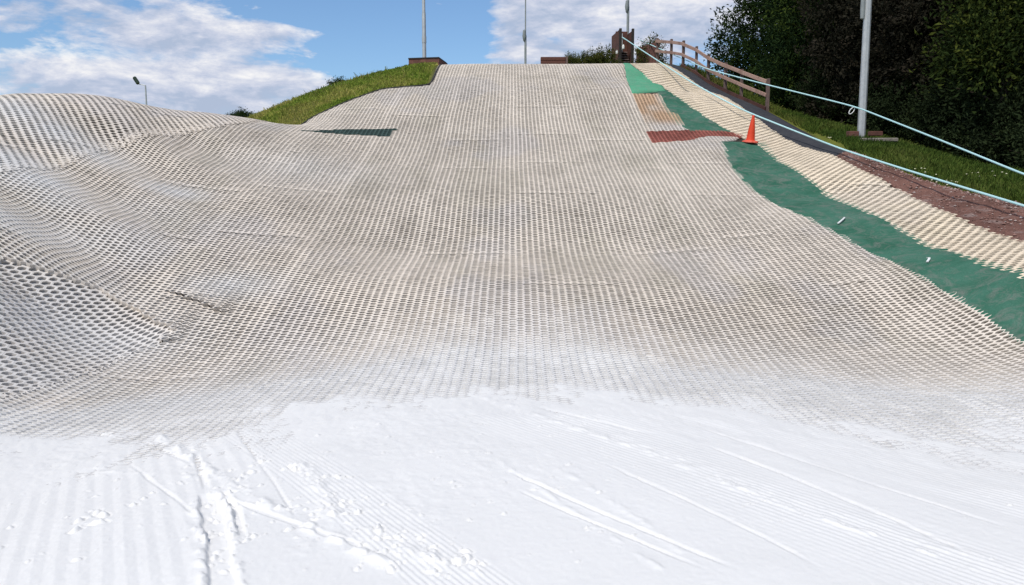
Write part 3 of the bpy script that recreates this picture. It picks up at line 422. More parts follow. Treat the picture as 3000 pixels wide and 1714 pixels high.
m_ = matting('slope_matting', BERM_HI, math.radians(42), 0.135, 0.078, M_BRUSH, h=0.032, zoff=0.004, tintf=brush_tint, breaks=True, seed=3, hole=0.70, ax_=0.80, ay_=1.08)
tag(m_, 'ribbed brush matting along the skyline ridge of the left bank', 'ski matting', 'brush mats on the slope')
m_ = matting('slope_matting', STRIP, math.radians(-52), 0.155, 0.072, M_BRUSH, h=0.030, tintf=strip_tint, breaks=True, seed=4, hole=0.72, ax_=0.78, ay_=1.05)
tag(m_, 'long narrow cream brush strip between the green carpet and the brown bank', 'ski matting', 'brush mats on the slope')
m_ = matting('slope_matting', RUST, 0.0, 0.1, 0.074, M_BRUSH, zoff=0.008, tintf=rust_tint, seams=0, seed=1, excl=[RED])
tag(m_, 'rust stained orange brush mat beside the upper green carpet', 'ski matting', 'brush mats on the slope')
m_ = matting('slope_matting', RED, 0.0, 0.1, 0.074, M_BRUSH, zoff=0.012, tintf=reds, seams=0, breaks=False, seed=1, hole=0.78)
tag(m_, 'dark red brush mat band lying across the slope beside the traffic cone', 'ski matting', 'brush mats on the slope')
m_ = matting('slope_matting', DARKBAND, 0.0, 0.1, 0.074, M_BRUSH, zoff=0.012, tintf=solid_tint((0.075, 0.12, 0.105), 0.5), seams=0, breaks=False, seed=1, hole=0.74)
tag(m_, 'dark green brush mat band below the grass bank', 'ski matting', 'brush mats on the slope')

# ================= carpets, asphalt, bank =================
def strip_mesh(name, left, right, nu, nv, off, mat, bumpf=None, tintf=None, edge=0.02):
    A = resample(left, nv); B = resample(right, nv)
    for _ in range(12):
        for Q in (A, B): Q[1:-1] = (Q[:-2] + 2*Q[1:-1] + Q[2:])/4; t = np.linspace(0, 1, nu)
    P = A[:, None, :2]*(1-t)[None, :, None] + B[:, None, :2]*t[None, :, None]
    x, y = P[..., 0], P[..., 1]; z = Z(x, y) + off
    if bumpf is not None: z = z + bumpf(x, y, t[None, :]*np.ones_like(x))
    V = np.stack([x, y, z], -1).reshape(-1, 3); F = gridfaces(nu, nv)
    # turned-down rim
    rim = np.r_[np.arange(nu), np.arange(1, nv)*nu + nu-1, (nv-1)*nu + np.arange(nu-2, -1, -1), np.arange(nv-2, 0, -1)*nu]
    low = V[rim] - np.array([0, 0, off + edge]); k = len(V) + np.arange(len(rim))
    F = np.concatenate([F, np.stack([rim, np.roll(rim, -1), np.roll(k, -1), k], -1)[:, ::-1]])
    V2 = np.concatenate([V, low]); tt = None
    if tintf is not None:
        tt = tintf(x, y).reshape(-1, 3); tt = np.concatenate([tt, tt[rim]])
    return link(name, np_mesh(name, V2, F, tt, True), mat)
def carpet_mat(name, c1, c2, worn):
    m, nt, b = new_mat(name); co = objco(nt)
    a = noise(nt, 1.3, 6, 0.65, co, 0.6); f = noise(nt, 60, 3, 0.6, co)
    col = ramp(nt, a, [(0.35, c1), (0.62, c2)])
    s = noise(nt, 3.1, 8, 0.75, co, 1.5)
    col = mixcol(nt, ramp(nt, s, [(0.47, (0, 0, 0)), (0.66, (0.85,)*3)]), col, worn)
    col = mixcol(nt, 1.0, col, ramp(nt, f, [(0.3, (0.8,)*3), (0.7, (1.1,)*3)]), 'MULTIPLY')
    nt.links.new(col, b.inputs['Base Color']); b.inputs['Roughness'].default_value = 0.9; b.inputs['Specular IOR Level'].default_value = 0.12
    bump(nt, b, f, 0.35, 0.004); return m
def wrinkles(x, y, t):
    s = np.sin(t*math.pi)**0.5
    q = y*1.0 + 0.9*x + 1.2*fbm(x*0.7, y*0.7, 12, 3)
    w = 0.045*np.exp(-((np.mod(q, 1.9) - 1.1)/0.055)**2)*smooth(0.35, 0.6, fbm(x*0.8, y*0.8, 19, 2))
    return s*(w + 0.018*(fbm(x*1.1, y*1.1, 25, 3) - .5) + 0.01)
GREEN = carpet_mat('green_carpet', (0.030, 0.115, 0.070), (0.060, 0.165, 0.112), (0.165, 0.185, 0.155))
PALEG = carpet_mat('pale_green_carpet', (0.085, 0.30, 0.17), (0.11, 0.36, 0.21), (0.16, 0.30, 0.20))
o = strip_mesh('carpet_runner', CARPET_L, CARPET_R, 22, 200, 0.022, GREEN, wrinkles)
tag(o, 'long creased dark green carpet runner curving down below the traffic cone', 'carpet')
o = strip_mesh('carpet_runner', CUP_L, CUP_R, 16, 60, 0.024, GREEN, wrinkles)
tag(o, 'dark green carpet tapering uphill of the red mat band', 'carpet')
o = strip_mesh('carpet_runner', PALE_L, PALE_R, 14, 50, 0.030, PALEG, wrinkles)
tag(o, 'pale mint green carpet at the crest of the slope', 'carpet')
ASPH = simple('asphalt', (0.030, 0.031, 0.036), (0.055, 0.055, 0.060), 3.0, 0.9, 0.5, 0.006, 90)
o = strip_mesh('asphalt_path', SR_UP, ASPH_R, 10, 90, 0.014, ASPH, None); tag(o, None, None, kind='structure')
def gravel_tint(x, y):
    f = fbm(x*1.1, y*1.1, 71, 5); g = fbm((x*.8+y*.6)*8, (y*.8-x*.6)*8, 72, 4, 0.65); w = smooth(0.55, 0.72, fbm(x*7.3 + 2*y, y*6.1, 73, 5, 0.62))*smooth(0.35, 0.6, fbm(x*1.3, y*1.7, 74, 3))
    c = np.array([0.20, 0.103, 0.080])[None, None]*(0.6 + 0.7*f + 0.7*(g-.5))[..., None]
    return c*(1-.55*w[..., None]) + 0.55*w[..., None]*np.array([0.36, 0.28, 0.25])
o = strip_mesh('gravel_bank', GRAV_L, GRAV_R, 46, 330, 0.02, tinted('red_brown_gravel', 0.95, 0.1, 35, 0.5, 0.8, 0.02), lambda x, y, t: (0.08*(fbm(x*2.1 + y*1.3, y*1.9 - x*1.2, 81, 5, 0.55)-.4) + 0.022*(fbm(x*7+y*5, y*7-x*5, 82, 3)-.5))*np.sin(np.pi*np.clip(t, 0, 1))**.5, gravel_tint)
tag(o, None, None, kind='structure')
r = np.random.default_rng(33); GA, GB = resample(GRAV_L, 300), resample(GRAV_R, 300); SV = []; SF = []; SC = []
ico = [(0, 0, 1), (1, 0, 0), (0, 1, 0), (-1, 0, 0), (0, -1, 0), (0, 0, -1)]; icf = [(0, 1, 2), (0, 2, 3), (0, 3, 4), (0, 4, 1), (5, 2, 1), (5, 3, 2), (5, 4, 3), (5, 1, 4)]
for k in range(5200):
    i = r.integers(0, 290); t = r.random()**0.8 if k % 3 else 1 - 0.12*r.random(); x, y = GA[i]*(1-t) + GB[i]*t + r.normal(0, .03, 2); s = 0.008 + 0.026*r.random()**3
    z = float(Z(x, y)) + 0.03; c = np.array([0.24, 0.14, 0.115])*r.uniform(0.5, 1.5) if r.random() < .75 else np.array([0.42, 0.33, 0.29])*r.uniform(0.7, 1.1)
    b0 = len(SV)
    for v in ico: SV.append((x + v[0]*s*r.uniform(.7, 1.4), y + v[1]*s*r.uniform(.7, 1.4), z + v[2]*s*r.uniform(.5, .9))); SC.append(c)
    for f in icf: SF.append((b0+f[0], b0+f[1], b0+f[2], b0+f[2]))
o = link('gravel', np_mesh('gravel', SV, SF, np.array(SC)), tinted('loose_stone', 0.95, 0.1, 30, 0.2, 0)); tag(o, 'loose stones on the red-brown bank', None, kind='stuff')
EDGE = simple('black_edging', (0.02, 0.018, 0.016), (0.045, 0.04, 0.035), 6, 0.8, 0.3)
mb = MB(); E = resample(EDGING, 40)
mb.tube([(p[0], p[1], float(Z(p[0], p[1])) + 0.0) for p in E], 0.045, 6)
tag(mb.build('edging_strip', EDGE), 'black edging strip where the grass bank meets the matting', 'edging')

# ================= snow =================
def cluster(path, n, spread, sz, seed):
    r = np.random.default_rng(seed); P = resample(path, 200)
    k = r.integers(0, 200, n)
    return [(P[i, 0] + r.normal(0, spread), P[i, 1] + r.normal(0, spread*1.2), sz*(0.35 + 1.3*r.random()**2.2), r.random()) for i in k]
def seg_dist(x, y, path):
    best = np.full(x.shape, 1e9); side = np.zeros(x.shape); along = np.zeros(x.shape); acc = 0
    for (x1, y1), (x2, y2) in zip(path[:-1], path[1:]):
        dx, dy = x2-x1, y2-y1; L = math.hypot(dx, dy); t = np.clip(((x-x1)*dx + (y-y1)*dy)/L**2, 0, 1)
        d = np.hypot(x-x1-t*dx, y-y1-t*dy); s = np.sign((x-x1)*dy - (y-y1)*dx)
        m = d < best; best = np.where(m, d, best); side = np.where(m, s, side); along = np.where(m, acc + t*L, along); acc += L
    return best, side, along
def build_snow():
    ty = axis([(-9, 0, 1.5), (0, 3.0, 0.25), (3.0, 3.7, 0.05), (3.7, 5.2, 0.011), (5.2, 7.0, 0.016), (7.0, 9.0, 0.03), (9.0, 13, 0.08)])
    tx = axis([(-2.6, -0.95, 0.06), (-0.95, -0.72, 0.01), (-0.72, 0.72, 0.0021), (0.72, 0.95, 0.01), (0.95, 2.6, 0.06)])
    TX, Yg = np.meshgrid(tx, ty); Xg = TX*np.maximum(Yg, 2.6)
    x, y = Xg, Yg
    h = snow_level(x, y)
    near = smooth(9.5, 7.5, y)
    h = h + 0.05*near*(fbm(x*0.55, y*0.45, 101, 3) - .5) + 0.010*near*(fbm(x*2.2, y*1.5, 103, 3) - .5)
    rough = smooth(0.52, 0.66, fbm(x*1.0+4, y*0.8, 105, 4))*smooth(1.5, -0.5, x)*near
    h = h + 0.0060*rough*(fbm(x*16, y*12, 107, 4) - .5)*2 + 0.0016*near*(fbm(x*40, y*30, 108, 2) - .5)*2
    # groomed corduroy: two passes on the left, one band down the middle, wide fans on the right
    wobx = x + 0.02*fbm(x*1.2, y*1.2, 111, 2)
    q1 = (wobx - COR1[0])*COR1[3] - (y - COR1[1])*COR1[2]
    w1 = smooth(-.30, -.22, q1)*smooth(.22, .16, q1)
    h = h + 0.0026*w1*near*np.sin(2*math.pi*q1/0.036)
    q2 = wobx*0.89 + 0.45*y
    w2 = smooth(-1.45, -1.9, x + 0.18*(y-4.5))*smooth(0.30, 0.5, fbm(x*0.8, y*0.5, 112, 2))*near*smooth(7.0, 6.0, y)
    h = h + 0.0023*w2*(np.abs(np.mod(q2/0.11, 1.0)-.5)*4 - 1)
    q3 = (y - 7.0)*COR2[0] - (wobx - 0.0)*COR2[1]
    w3 = smooth(0.45, 0.7, fbm(q3*1.6, y*0.25, 113, 3))*smooth(-0.9, 0.1, q3 - 0.1)*near*smooth(8.2, 7.2, y)
    h = h + 0.0038*w3*np.sin(2*math.pi*q3/0.05)
    h = h + 0.020*smooth(-0.5, 0.4, q3)*near*(fbm(q3*3.2, (x*COR2[0]+y*COR2[1])*0.25, 115, 4) - .5)
    # ski and sledge tracks
    for path, wdt, dep, rag in TRACKS:
        d, s, al = seg_dist(x + 0.05*(fbm(x*0.9, y*0.9, 141, 2) - .5), y + 0.05*(fbm(x*0.9, y*0.9, 142, 2) - .5), path); rg = wdt*(0.85 + 0.5*(fbm(al*7, al*0 + s*3, 121, 3) - .5))
        Lp = sum(math.hypot(b[0]-a[0], b[1]-a[1]) for a, b in zip(path[:-1], path[1:])); end = smooth(0, 0.3, al)*smooth(Lp, Lp - 0.3, al) if wdt < 0.05 else smooth(0, 0.15, al)
        near_ = near*end*(0.5 + 0.8*fbm(al*2.2, al*0 + wdt*90, 151, 3))
        h = h - dep*smooth(rg, rg*0.72, d)*near_
        berm = np.exp(-((d - rg*1.22)/(wdt*0.34))**2)
        h = h + (0.55 if wdt < 0.04 else 1.0)*rag*berm*(0.25 + 1.5*smooth(0.42, 0.75, fbm(x*14, y*14, 123, 4)))*near_
    for path, wdt, amp in RIDGES:
        d, s, al = seg_dist(x, y, path)
        h = h + amp*np.exp(-(d/wdt)**2)*(0.2 + 1.6*smooth(0.38, 0.72, fbm(x*11, y*9, 131, 4)))*near
    # clods thrown up by boots and skis
    cl = []
    for k, (path, n, sp, sz) in enumerate(CLODS): cl += cluster(path, n, sp, sz, 200 + k)
    rr = np.random.default_rng(5)
    for k in range(380): cl.append((rr.uniform(-3.4, 0.9), rr.uniform(4.0, 7.2), 0.015*(0.4 + 1.2*rr.random()**2), rr.random()))
    for k in range(60): cl.append((rr.uniform(-0.5, 3.2), rr.uniform(4.0, 7.0), 0.013*(0.4 + rr.random()), rr.random()))
    for cx, cy, s, u in cl:
        j0, j1 = np.searchsorted(ty, (cy - 3*s, cy + 3*s)); f = max(cy, 2.6)
        i0, i1 = np.searchsorted(tx, ((cx - 3.4*s)/f, (cx + 3.4*s)/f))
        if j1 <= j0 or i1 <= i0: continue
        sx = x[j0:j1, i0:i1]; sy = y[j0:j1, i0:i1]; a = u*6.28
        ex = (sx-cx)*math.cos(a) + (sy-cy)*math.sin(a); ey = -(sx-cx)*math.sin(a) + (sy-cy)*math.cos(a)
        n_ = 0.65 + 0.8*vnoise(sx/s*0.9, sy/s*0.9, int(u*999))
        d = np.maximum(np.hypot(ex/(s*1.15), ey/(s*0.7))/n_, 0)
        top = np.clip(1.35 - d*1.35, 0, 0.8)
        h[j0:j1, i0:i1] += s*0.6*top - 0.22*s*np.exp(-((d-1.15)/0.25)**2)
    V = np.stack([x, y, np.where((np.abs(x) < 33) & (y > -15), Z(x, y), 0) + h], -1)
    return link('snow', np_mesh('snow', V.reshape(-1, 3), gridfaces(len(tx), len(ty)), None, True))
snow = build_snow()
m, nt, b = new_mat('packed_snow'); co = objco(nt)
nt.links.new(ramp(nt, noise(nt, 1.2, 4, 0.6, co), [(0.3, (0.775, 0.755, 0.715)), (0.7, (0.81, 0.788, 0.745))]), b.inputs['Base Color'])
b.inputs['Roughness'].default_value = 0.55; b.inputs['Specular IOR Level'].default_value = 0.25
bump(nt, b, noise(nt, 160, 3, 0.7, co), 0.35, 0.004)
snow.data.materials.append(m); tag(snow, 'white groomed snow with tracks and thrown clods covering the run-out', None, kind='stuff')

# ================= grass =================
def grass(name, poly, n, hmin, hmax, wid, cols, seed, keep=None):
    r = np.random.default_rng(seed); P = np.asarray(poly); lo, hi = P.min(0), P.max(0)
    x = r.uniform(lo[0], hi[0], n*3); y = r.uniform(lo[1], hi[1], n*3); k = inpoly(x, y, P)
    if keep is not None: k &= keep(x, y)
    x, y = x[k][:n], y[k][:n]; n = len(x)
    hgt = r.uniform(hmin, hmax, n)*(0.45 + 1.1*fbm(x*1.1, y*1.1, seed, 3)); a = r.uniform(0, 6.283, n); lean = r.normal(0, 0.45, (n, 2))
    z = Z(x, y) - 0.02; dx, dy = np.cos(a)*wid/2, np.sin(a)*wid/2
    V = np.empty((n, 4, 3)); mid = 0.55
    V[:, 0] = np.stack([x-dx, y-dy, z], -1); V[:, 1] = np.stack([x+dx, y+dy, z], -1)
    V[:, 2] = np.stack([x+dx*.5+lean[:, 0]*hgt, y+dy*.5+lean[:, 1]*hgt, z+hgt], -1)
    V[:, 3] = np.stack([x-dx*.5+lean[:, 0]*hgt, y-dy*.5+lean[:, 1]*hgt, z+hgt*0.96], -1)
    cols = np.array(cols); f = np.clip(fbm(x*0.8, y*0.8, seed+5, 4)*1.9 - .45 + r.normal(0, .16, n), 0, 0.999)*(len(cols)-1)
    i = f.astype(int); t = (f - i)[:, None]; c = cols[i]*(1-t) + cols[np.minimum(i+1, len(cols)-1)]*t
    c = c*r.uniform(0.75, 1.2, n)[:, None]
    return link(name, np_mesh(name, V.reshape(-1, 3), np.arange(n*4).reshape(n, 4), np.repeat(c[:, None], 4, 1).reshape(-1, 3)), M_GRASS)
M_GRASS = tinted('grass_blade', 0.8, 0.15, 3, 0.2, 0, 0, 0.3)
HILLC = [(0.18, 0.26, 0.032), (0.25, 0.33, 0.048), (0.31, 0.36, 0.06), (0.40, 0.38, 0.09), (0.46, 0.41, 0.12)]
o = grass('grass', GRASS_HILL, 70000, 0.04, 0.12, 0.035, HILLC, 301); tag(o, 'sunlit olive and straw coloured grass on the left bank', None, kind='stuff')
o = grass('grass', GRASS_HILL, 1600, 0.09, 0.24, 0.03, [(0.14, 0.17, 0.03), (0.30, 0.29, 0.07), (0.46, 0.38, 0.15)], 311, lambda x, y: fbm(x*1.3, y*1.3, 312, 3) > 0.53); tag(o, 'taller straw tufts and weeds on the left grass bank', None, kind='stuff')
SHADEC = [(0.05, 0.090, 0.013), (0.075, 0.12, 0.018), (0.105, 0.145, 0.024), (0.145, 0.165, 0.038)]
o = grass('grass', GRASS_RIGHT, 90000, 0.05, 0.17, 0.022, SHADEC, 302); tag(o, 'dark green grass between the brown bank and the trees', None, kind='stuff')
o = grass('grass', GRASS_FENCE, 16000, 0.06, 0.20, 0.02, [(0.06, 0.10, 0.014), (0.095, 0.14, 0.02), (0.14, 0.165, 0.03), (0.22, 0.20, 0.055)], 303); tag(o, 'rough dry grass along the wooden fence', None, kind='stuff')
r = np.random.default_rng(9); mb = MB()
for (cx, cy, n, sp) in DAISIES:
    for k in range(n):
        x, y = cx + r.normal(0, sp), cy + r.normal(0, sp); z = float(Z(x, y)) + 0.08 + 0.05*r.random()
        mb.lathe([(0.002, -0.012), (0.020, 0.0), (0.016, 0.008), (0.003, 0.012)], (x, y, z), 6)
o = mb.build('wildflowers', simple('petals', (0.72, 0.70, 0.55), (0.78, 0.74, 0.40), 0.6, 0.8, 0)); tag(o, 'small white and yellow flowers in the grass', None, kind='stuff')

# ================= trees and shrubs =================
def foliage_mesh(name, lobes, n, size, asp, cols, seed, droop=0.0, shell=0.55, clump=26):
    """leaf sprays filling a set of lobes (centre, radii): clumps of small faces with gaps between"""
    r = np.random.default_rng(seed); L = np.array(lobes, float)
    area = (L[:, 3]*L[:, 5])**1.0; pr = area/area.sum()
    nc = n//clump; k = r.choice(len(L), nc, p=pr)
    d = r.normal(0, 1, (nc, 3)); d /= np.linalg.norm(d, axis=1)[:, None]
    rad = 1 - shell*r.random(nc)**1.6; rad *= 0.92 + 0.14*r.random(nc)
    cc = L[k, :3] + d*L[k, 3:6]*rad[:, None]
    cdir = d*1.0; cdir[:, 2] += 0.25 - droop; cdir /= np.linalg.norm(cdir, axis=1)[:, None]
    csz = size*(2.2 + 2.2*r.random(nc))
    tone = np.clip(r.normal(0.45, 0.27, nc) + 0.3*(vnoise(cc[:, 0]*0.8, cc[:, 2]*0.8, seed) - .5), 0, 0.999)
    ci = np.repeat(np.arange(nc), clump); m = len(ci)
    off = r.normal(0, 0.42, (m, 3)); along = r.uniform(-0.6, 1.0, m)
    pos = cc[ci] + off*csz[ci][:, None]*0.62 + cdir[ci]*(along*csz[ci])[:, None]
    ld = cdir[ci] + r.normal(0, 0.55, (m, 3)); ld /= np.linalg.norm(ld, axis=1)[:, None]
    sd = np.cross(ld, r.normal(0, 1, (m, 3))); sd /= np.linalg.norm(sd, axis=1)[:, None] + 1e-9
    s = size*(0.6 + 0.8*r.random(m)); a = (ld*s[:, None]); b_ = sd*(s*asp)[:, None]
    nrm = np.cross(ld, sd)*(s*0.18)[:, None]
    V = np.stack([pos - a*0.5, pos + b_*0.5 + nrm, pos + a*0.5, pos - b_*0.5 + nrm], 1)
    cols = np.array(cols); f = np.clip(tone[ci] + r.normal(0, 0.05, m), 0, 0.999)*(len(cols)-1)
    i = f.astype(int); t = (f - i)[:, None]; c = cols[i]*(1-t) + cols[i+1]*t
    return np_mesh(name, V.reshape(-1, 3), np.arange(m*4).reshape(m, 4), np.repeat(c[:, None], 4, 1).reshape(-1, 3))
M_LEAF = tinted('leaf', 0.9, 0.06, 2, 0.15, 0, 0, 0.22)
M_BARK = simple('bark', (0.05, 0.038, 0.028), (0.11, 0.085, 0.06), 5, 0.95, 0.8, 0.03, 18)
def lobes_conifer(h, w, seed, n=46):
    r = np.random.default_rng(seed); out = []
    for k in range(n):
        t = (k + 0.5)/n; z = h*(0.03 + 0.95*t); R = w*(1.0 - t**1.8)*(0.85 + 0.3*r.random())*(0.8 + 0.2*min(1, t*8)); a = k*2.39996 + r.normal(0, .3)
        s = (0.55 + 0.35*r.random())*(0.55 + 0.5*(1-t))*w/2.3
        out.append((R*0.72*math.cos(a), R*0.72*math.sin(a), z, s*1.15, s*1.15, s*1.35))
    for k in range(8): out.append((0, 0, h*(k+0.5)/8.5, w*0.62*(1-(k/8.5)**1.6), w*0.62*(1-(k/8.5)**1.6), h/9))
    return out
def lobes_broad(h, w, seed, n=34, low=0.08):
    r = np.random.default_rng(seed); out = []
    for k in range(n):
        t = (k+0.5)/n; z = h*(low + (0.92-low)*t); R = w*math.sin(math.pi*(0.16+0.80*t))**0.7*(0.6+0.35*r.random()); a = k*2.39996
        s = w*(0.30 + 0.14*r.random()); out.append((R*0.8*math.cos(a), R*0.8*math.sin(a), z, s, s, s*0.85))
    for k in range(4): out.append((0, 0, h*(0.25+0.17*k), w*0.6, w*0.6, h*0.14))
    return out
def trunk_mb(h, rad, seed, nl=9, spread=1.2):
    r = np.random.default_rng(seed); mb = MB(); pts = []; x = y = 0
    for k in range(8): pts.append((x, y, h*k/7 - 0.2*(k == 0))); x += r.normal(0, .04*h/7); y += r.normal(0, .04*h/7)
    mb.tube(pts, [rad*1.3]+[rad*(1 - 0.85*k/7) for k in range(1, 8)], 9)
    for k in range(nl):
        z = h*(0.15 + 0.75*k/nl); a = k*2.4; q = Vector((pts[0][0], pts[0][1], z)); L = spread*(1 - 0.7*k/nl)
        mb.tube([q, q + Vector((math.cos(a)*L*.5, math.sin(a)*L*.5, L*.25)), q + Vector((math.cos(a)*L, math.sin(a)*L, L*.4))], [rad*.35, rad*.22, rad*.07], 6)
    return mb
CYP = [(0.010, 0.022, 0.009), (0.018, 0.036, 0.012), (0.032, 0.056, 0.014), (0.075, 0.105, 0.020)]
DARK = [(0.018, 0.027, 0.013), (0.024, 0.036, 0.015), (0.031, 0.045, 0.018), (0.040, 0.056, 0.021)]
BRONZE = [(0.020, 0.020, 0.013), (0.030, 0.028, 0.018), (0.035, 0.031, 0.021), (0.050, 0.041, 0.029)]
GOLD = [(0.014, 0.024, 0.008), (0.026, 0.042, 0.010), (0.038, 0.055, 0.012), (0.082, 0.098, 0.018)]
KIND = {}
def tree_kind(key, lobes, n, size, asp, cols, seed, h, rad, **kw):
    KIND[key] = (foliage_mesh('crown', lobes, n, size, asp, cols, seed, **kw), trunk_mb(h, rad, seed, spread=kw.get('sp', 1.3)), h)
    KIND[key][0].materials.append(M_LEAF)
tree_kind('cypress', lobes_conifer(10, 2.5, 1), 52000, 0.14, 0.42, CYP, 1, 9.2, 0.17)
tree_kind('dark', lobes_conifer(10, 2.9, 2), 52000, 0.15, 0.45, DARK, 2, 9.0, 0.18)
tree_kind('bronze', lobes_broad(9, 2.3, 3, 40, 0.04), 46000, 0.11, 0.6, BRONZE, 3, 7.5, 0.14)
tree_kind('gold', [l for l in lobes_conifer(7, 2.0, 4, 36) if l[2] > 2.2], 26000, 0.15, 0.35, GOLD, 4, 6.2, 0.12)
tree_kind('far', lobes_broad(6, 2.2, 5, 30, 0.2), 14000, 0.22, 0.6, [(0.02, 0.035, 0.012), (0.035, 0.06, 0.018), (0.055, 0.085, 0.025)], 5, 5, 0.16)
tree_kind('shrub', lobes_broad(1.5, 0.75, 6, 18, 0.12), 7000, 0.075, 0.5, [(0.03, 0.045, 0.012), (0.06, 0.075, 0.016), (0.10, 0.11, 0.024), (0.14, 0.13, 0.04)], 6, 1.1, 0.03)
tree_kind('underbrush', lobes_broad(1.7, 1.15, 7, 20, 0.1), 9000, 0.10, 0.5, DARK, 7, 1.1, 0.04)
_tm = {}
def plant(name, key, x, y, s, rz, label, cat, group, zs=1.0, z=None):
    cm, tb, h = KIND[key]; root = empty(name, (x, y, (float(Z(x, y)) if z is None else z) - 0.05), rz); root.scale = (s, s, s*zs)
    tag(root, label, cat, group); link('crown', cm, None, root)
    if key not in _tm: _tm[key] = tb.build('trunk', M_BARK, root).data
    else: link('trunk', _tm[key], None, root)
    return root
for a in PLANTS: plant(*a)

# ================= timber, brick, posts =================
WOOD = None
def timber(name, c1, c2, sc=(1, 1, 14)):
    m, nt, b = new_mat(name); co = objco(nt); mp = nt.nodes.new('ShaderNodeMapping'); mp.inputs['Scale'].default_value = sc
    nt.links.new(co, mp.inputs[0]); f = noise(nt, 4, 8, 0.7, mp.outputs[0], 0.5)
    col = ramp(nt, f, [(0.3, c1), (0.7, c2)]); pt = noise(nt, 2.3, 5, 0.7, co)
    col = mixcol(nt, ramp(nt, pt, [(0.5, (0, 0, 0)), (0.65, (0.6,)*3)]), col, tuple(v*0.55 for v in c1))
    nt.links.new(col, b.inputs['Base Color']); b.inputs['Roughness'].default_value = 0.9; bump(nt, b, f, 0.4, 0.01); return m
RAILW = timber('weathered_rail', (0.30, 0.160, 0.115), (0.50, 0.335, 0.26), (3, 3, 20))
POSTW = timber('post_timber', (0.10, 0.065, 0.055), (0.20, 0.13, 0.11), (12, 12, 2))
SLEEP = timber('sleeper_timber', (0.075, 0.026, 0.018), (0.15, 0.06, 0.04), (2, 2, 16))
DARKW = timber('dark_timber', (0.016, 0.013, 0.011), (0.04, 0.03, 0.026), (10, 10, 2))
STEPW = timber('step_timber', (0.16, 0.11, 0.09), (0.26, 0.20, 0.17), (2, 10, 10))
def brick(name, scale=1.0):
    m, nt, b = new_mat(name); co = objco(nt); br = nt.nodes.new('ShaderNodeTexBrick')
    mp = nt.nodes.new('ShaderNodeMapping'); mp.inputs['Rotation'].default_value = (math.radians(90), 0, 0); nt.links.new(co, mp.inputs[0]); nt.links.new(mp.outputs[0], br.inputs['Vector'])
    br.inputs['Scale'].default_value = 4.4*scale; br.inputs['Mortar Size'].default_value = 0.012
    br.inputs['Color1'].default_value = (0.14, 0.048, 0.035, 1); br.inputs['Color2'].default_value = (0.20, 0.075, 0.05, 1); br.inputs['Mortar'].default_value = (0.13, 0.10, 0.085, 1)
    n = noise(nt, 3, 6, 0.7, co); nt.links.new(mixcol(nt, 1.0, br.outputs['Color'], ramp(nt, n, [(0.3, (0.55,)*3), (0.7, (1.1,)*3)]), 'MULTIPLY'), b.inputs['Base Color'])
    b.inputs['Roughness'].default_value = 0.9; bump(nt, b, n, 0.3, 0.01); return m
BRICK = brick('red_brick'); STEEL = simple('galvanised_steel', (0.40, 0.41, 0.41), (0.52, 0.53, 0.52), 7, 0.5, 0.1, 0.004, spec=0.4, metal=0.25)
GREYM = simple('grey_metal', (0.20, 0.22, 0.22), (0.28, 0.30, 0.29), 5, 0.6, 0.1)
CONC = simple('concrete', (0.13, 0.115, 0.095), (0.24, 0.21, 0.175), 5, 0.95, 0.6, 0.02)
# fence
fr = empty('wooden_fence', FENCE[0]); tag(fr, 'weathered brown two-rail timber fence running down beside the asphalt path', 'fence')
org = Vector(FENCE[0])
def loc(p): return Vector(p) - org
FP = [Vector(p) for p in FENCE]; hts = [0.98, .98, .98, .97, .96, .95, .94, .95]
for k, p in enumerate(FP):
    mb = MB().box(loc(p) + Vector((0, 0, hts[k]/2 - 0.2)), (0.085, 0.085, hts[k] + 0.4), rz=0.15*(k % 3), bev=0.008)
    mb.build('post', POSTW, fr)
for zc, hgt in ((0.86, 0.115), (0.47, 0.105)):
    for k in range(len(FP)-1):
        d = (FP[k+1]-FP[k]).normalized(); n = Vector((-abs(d.y), -abs(d.x)*0 - 0.25, 0)).normalized()*0.067
        MB().beam(loc(FP[k]) + n + Vector((0, 0, zc + 0.006*(k % 2))) - d*0.04, loc(FP[k+1]) + n + Vector((0, 0, zc + 0.006*(k % 2))) + d*0.02, 0.032, hgt, 0.005).build('rail', RAILW, fr)
for k in range(2, len(FP)-1):
    d = (FP[k+1]-FP[k]).normalized(); n = Vector((-1, -.25, 0)).normalized()*0.07
    MB().beam(loc(FP[k]) + n + Vector((0, 0, .05)), loc(FP[k+1]) + n + Vector((0, 0, .05)), 0.03, 0.16, 0.005).build('kick_board', SLEEP, fr)
# lamp post on the right
px, py = POLE; pz = float(Z(px, py))
po = empty('lamp_post', (px, py, pz)); tag(po, 'pale grey octagonal steel lamp post standing in the grass before the dark trees', 'lamp post', 'steel masts round the slope')
MB().lathe([(0.100, 0.0), (0.095, 1.6), (0.090, 3.2), (0.082, 6), (0.066, 10.5)], n=8, rot=0.39).build('post', STEEL, po)
MB().lathe([(0.0, 0), (0.05, 0.03), (0.06, 0.25), (0.055, 0.6), (0.04, 0.72), (0.0, .74)], (-0.135, -0.02, 2.95), 10).build('cable_box', GREYM, po, smooth_=True)
mb = MB(); mb.beam((0, 0, 10.4), (-0.9, -0.3, 10.5), 0.06, 0.06); mb.build('arm', STEEL, po)
MB().box((-1.05, -0.35, 10.45), (0.4, 0.3, 0.14), 0.3, 0.03).build('lamp_head', GREYM, po)
mb = MB().box((0.05, -0.40, -0.03), (0.9, 0.6, 0.10), -0.12, 0.04)
o = mb.build('concrete_slab', CONC, None, (px + 0.1, py - 0.1, pz - 0.07)); tag(o, 'weathered concrete slab at the foot of the grey lamp post', 'slab')
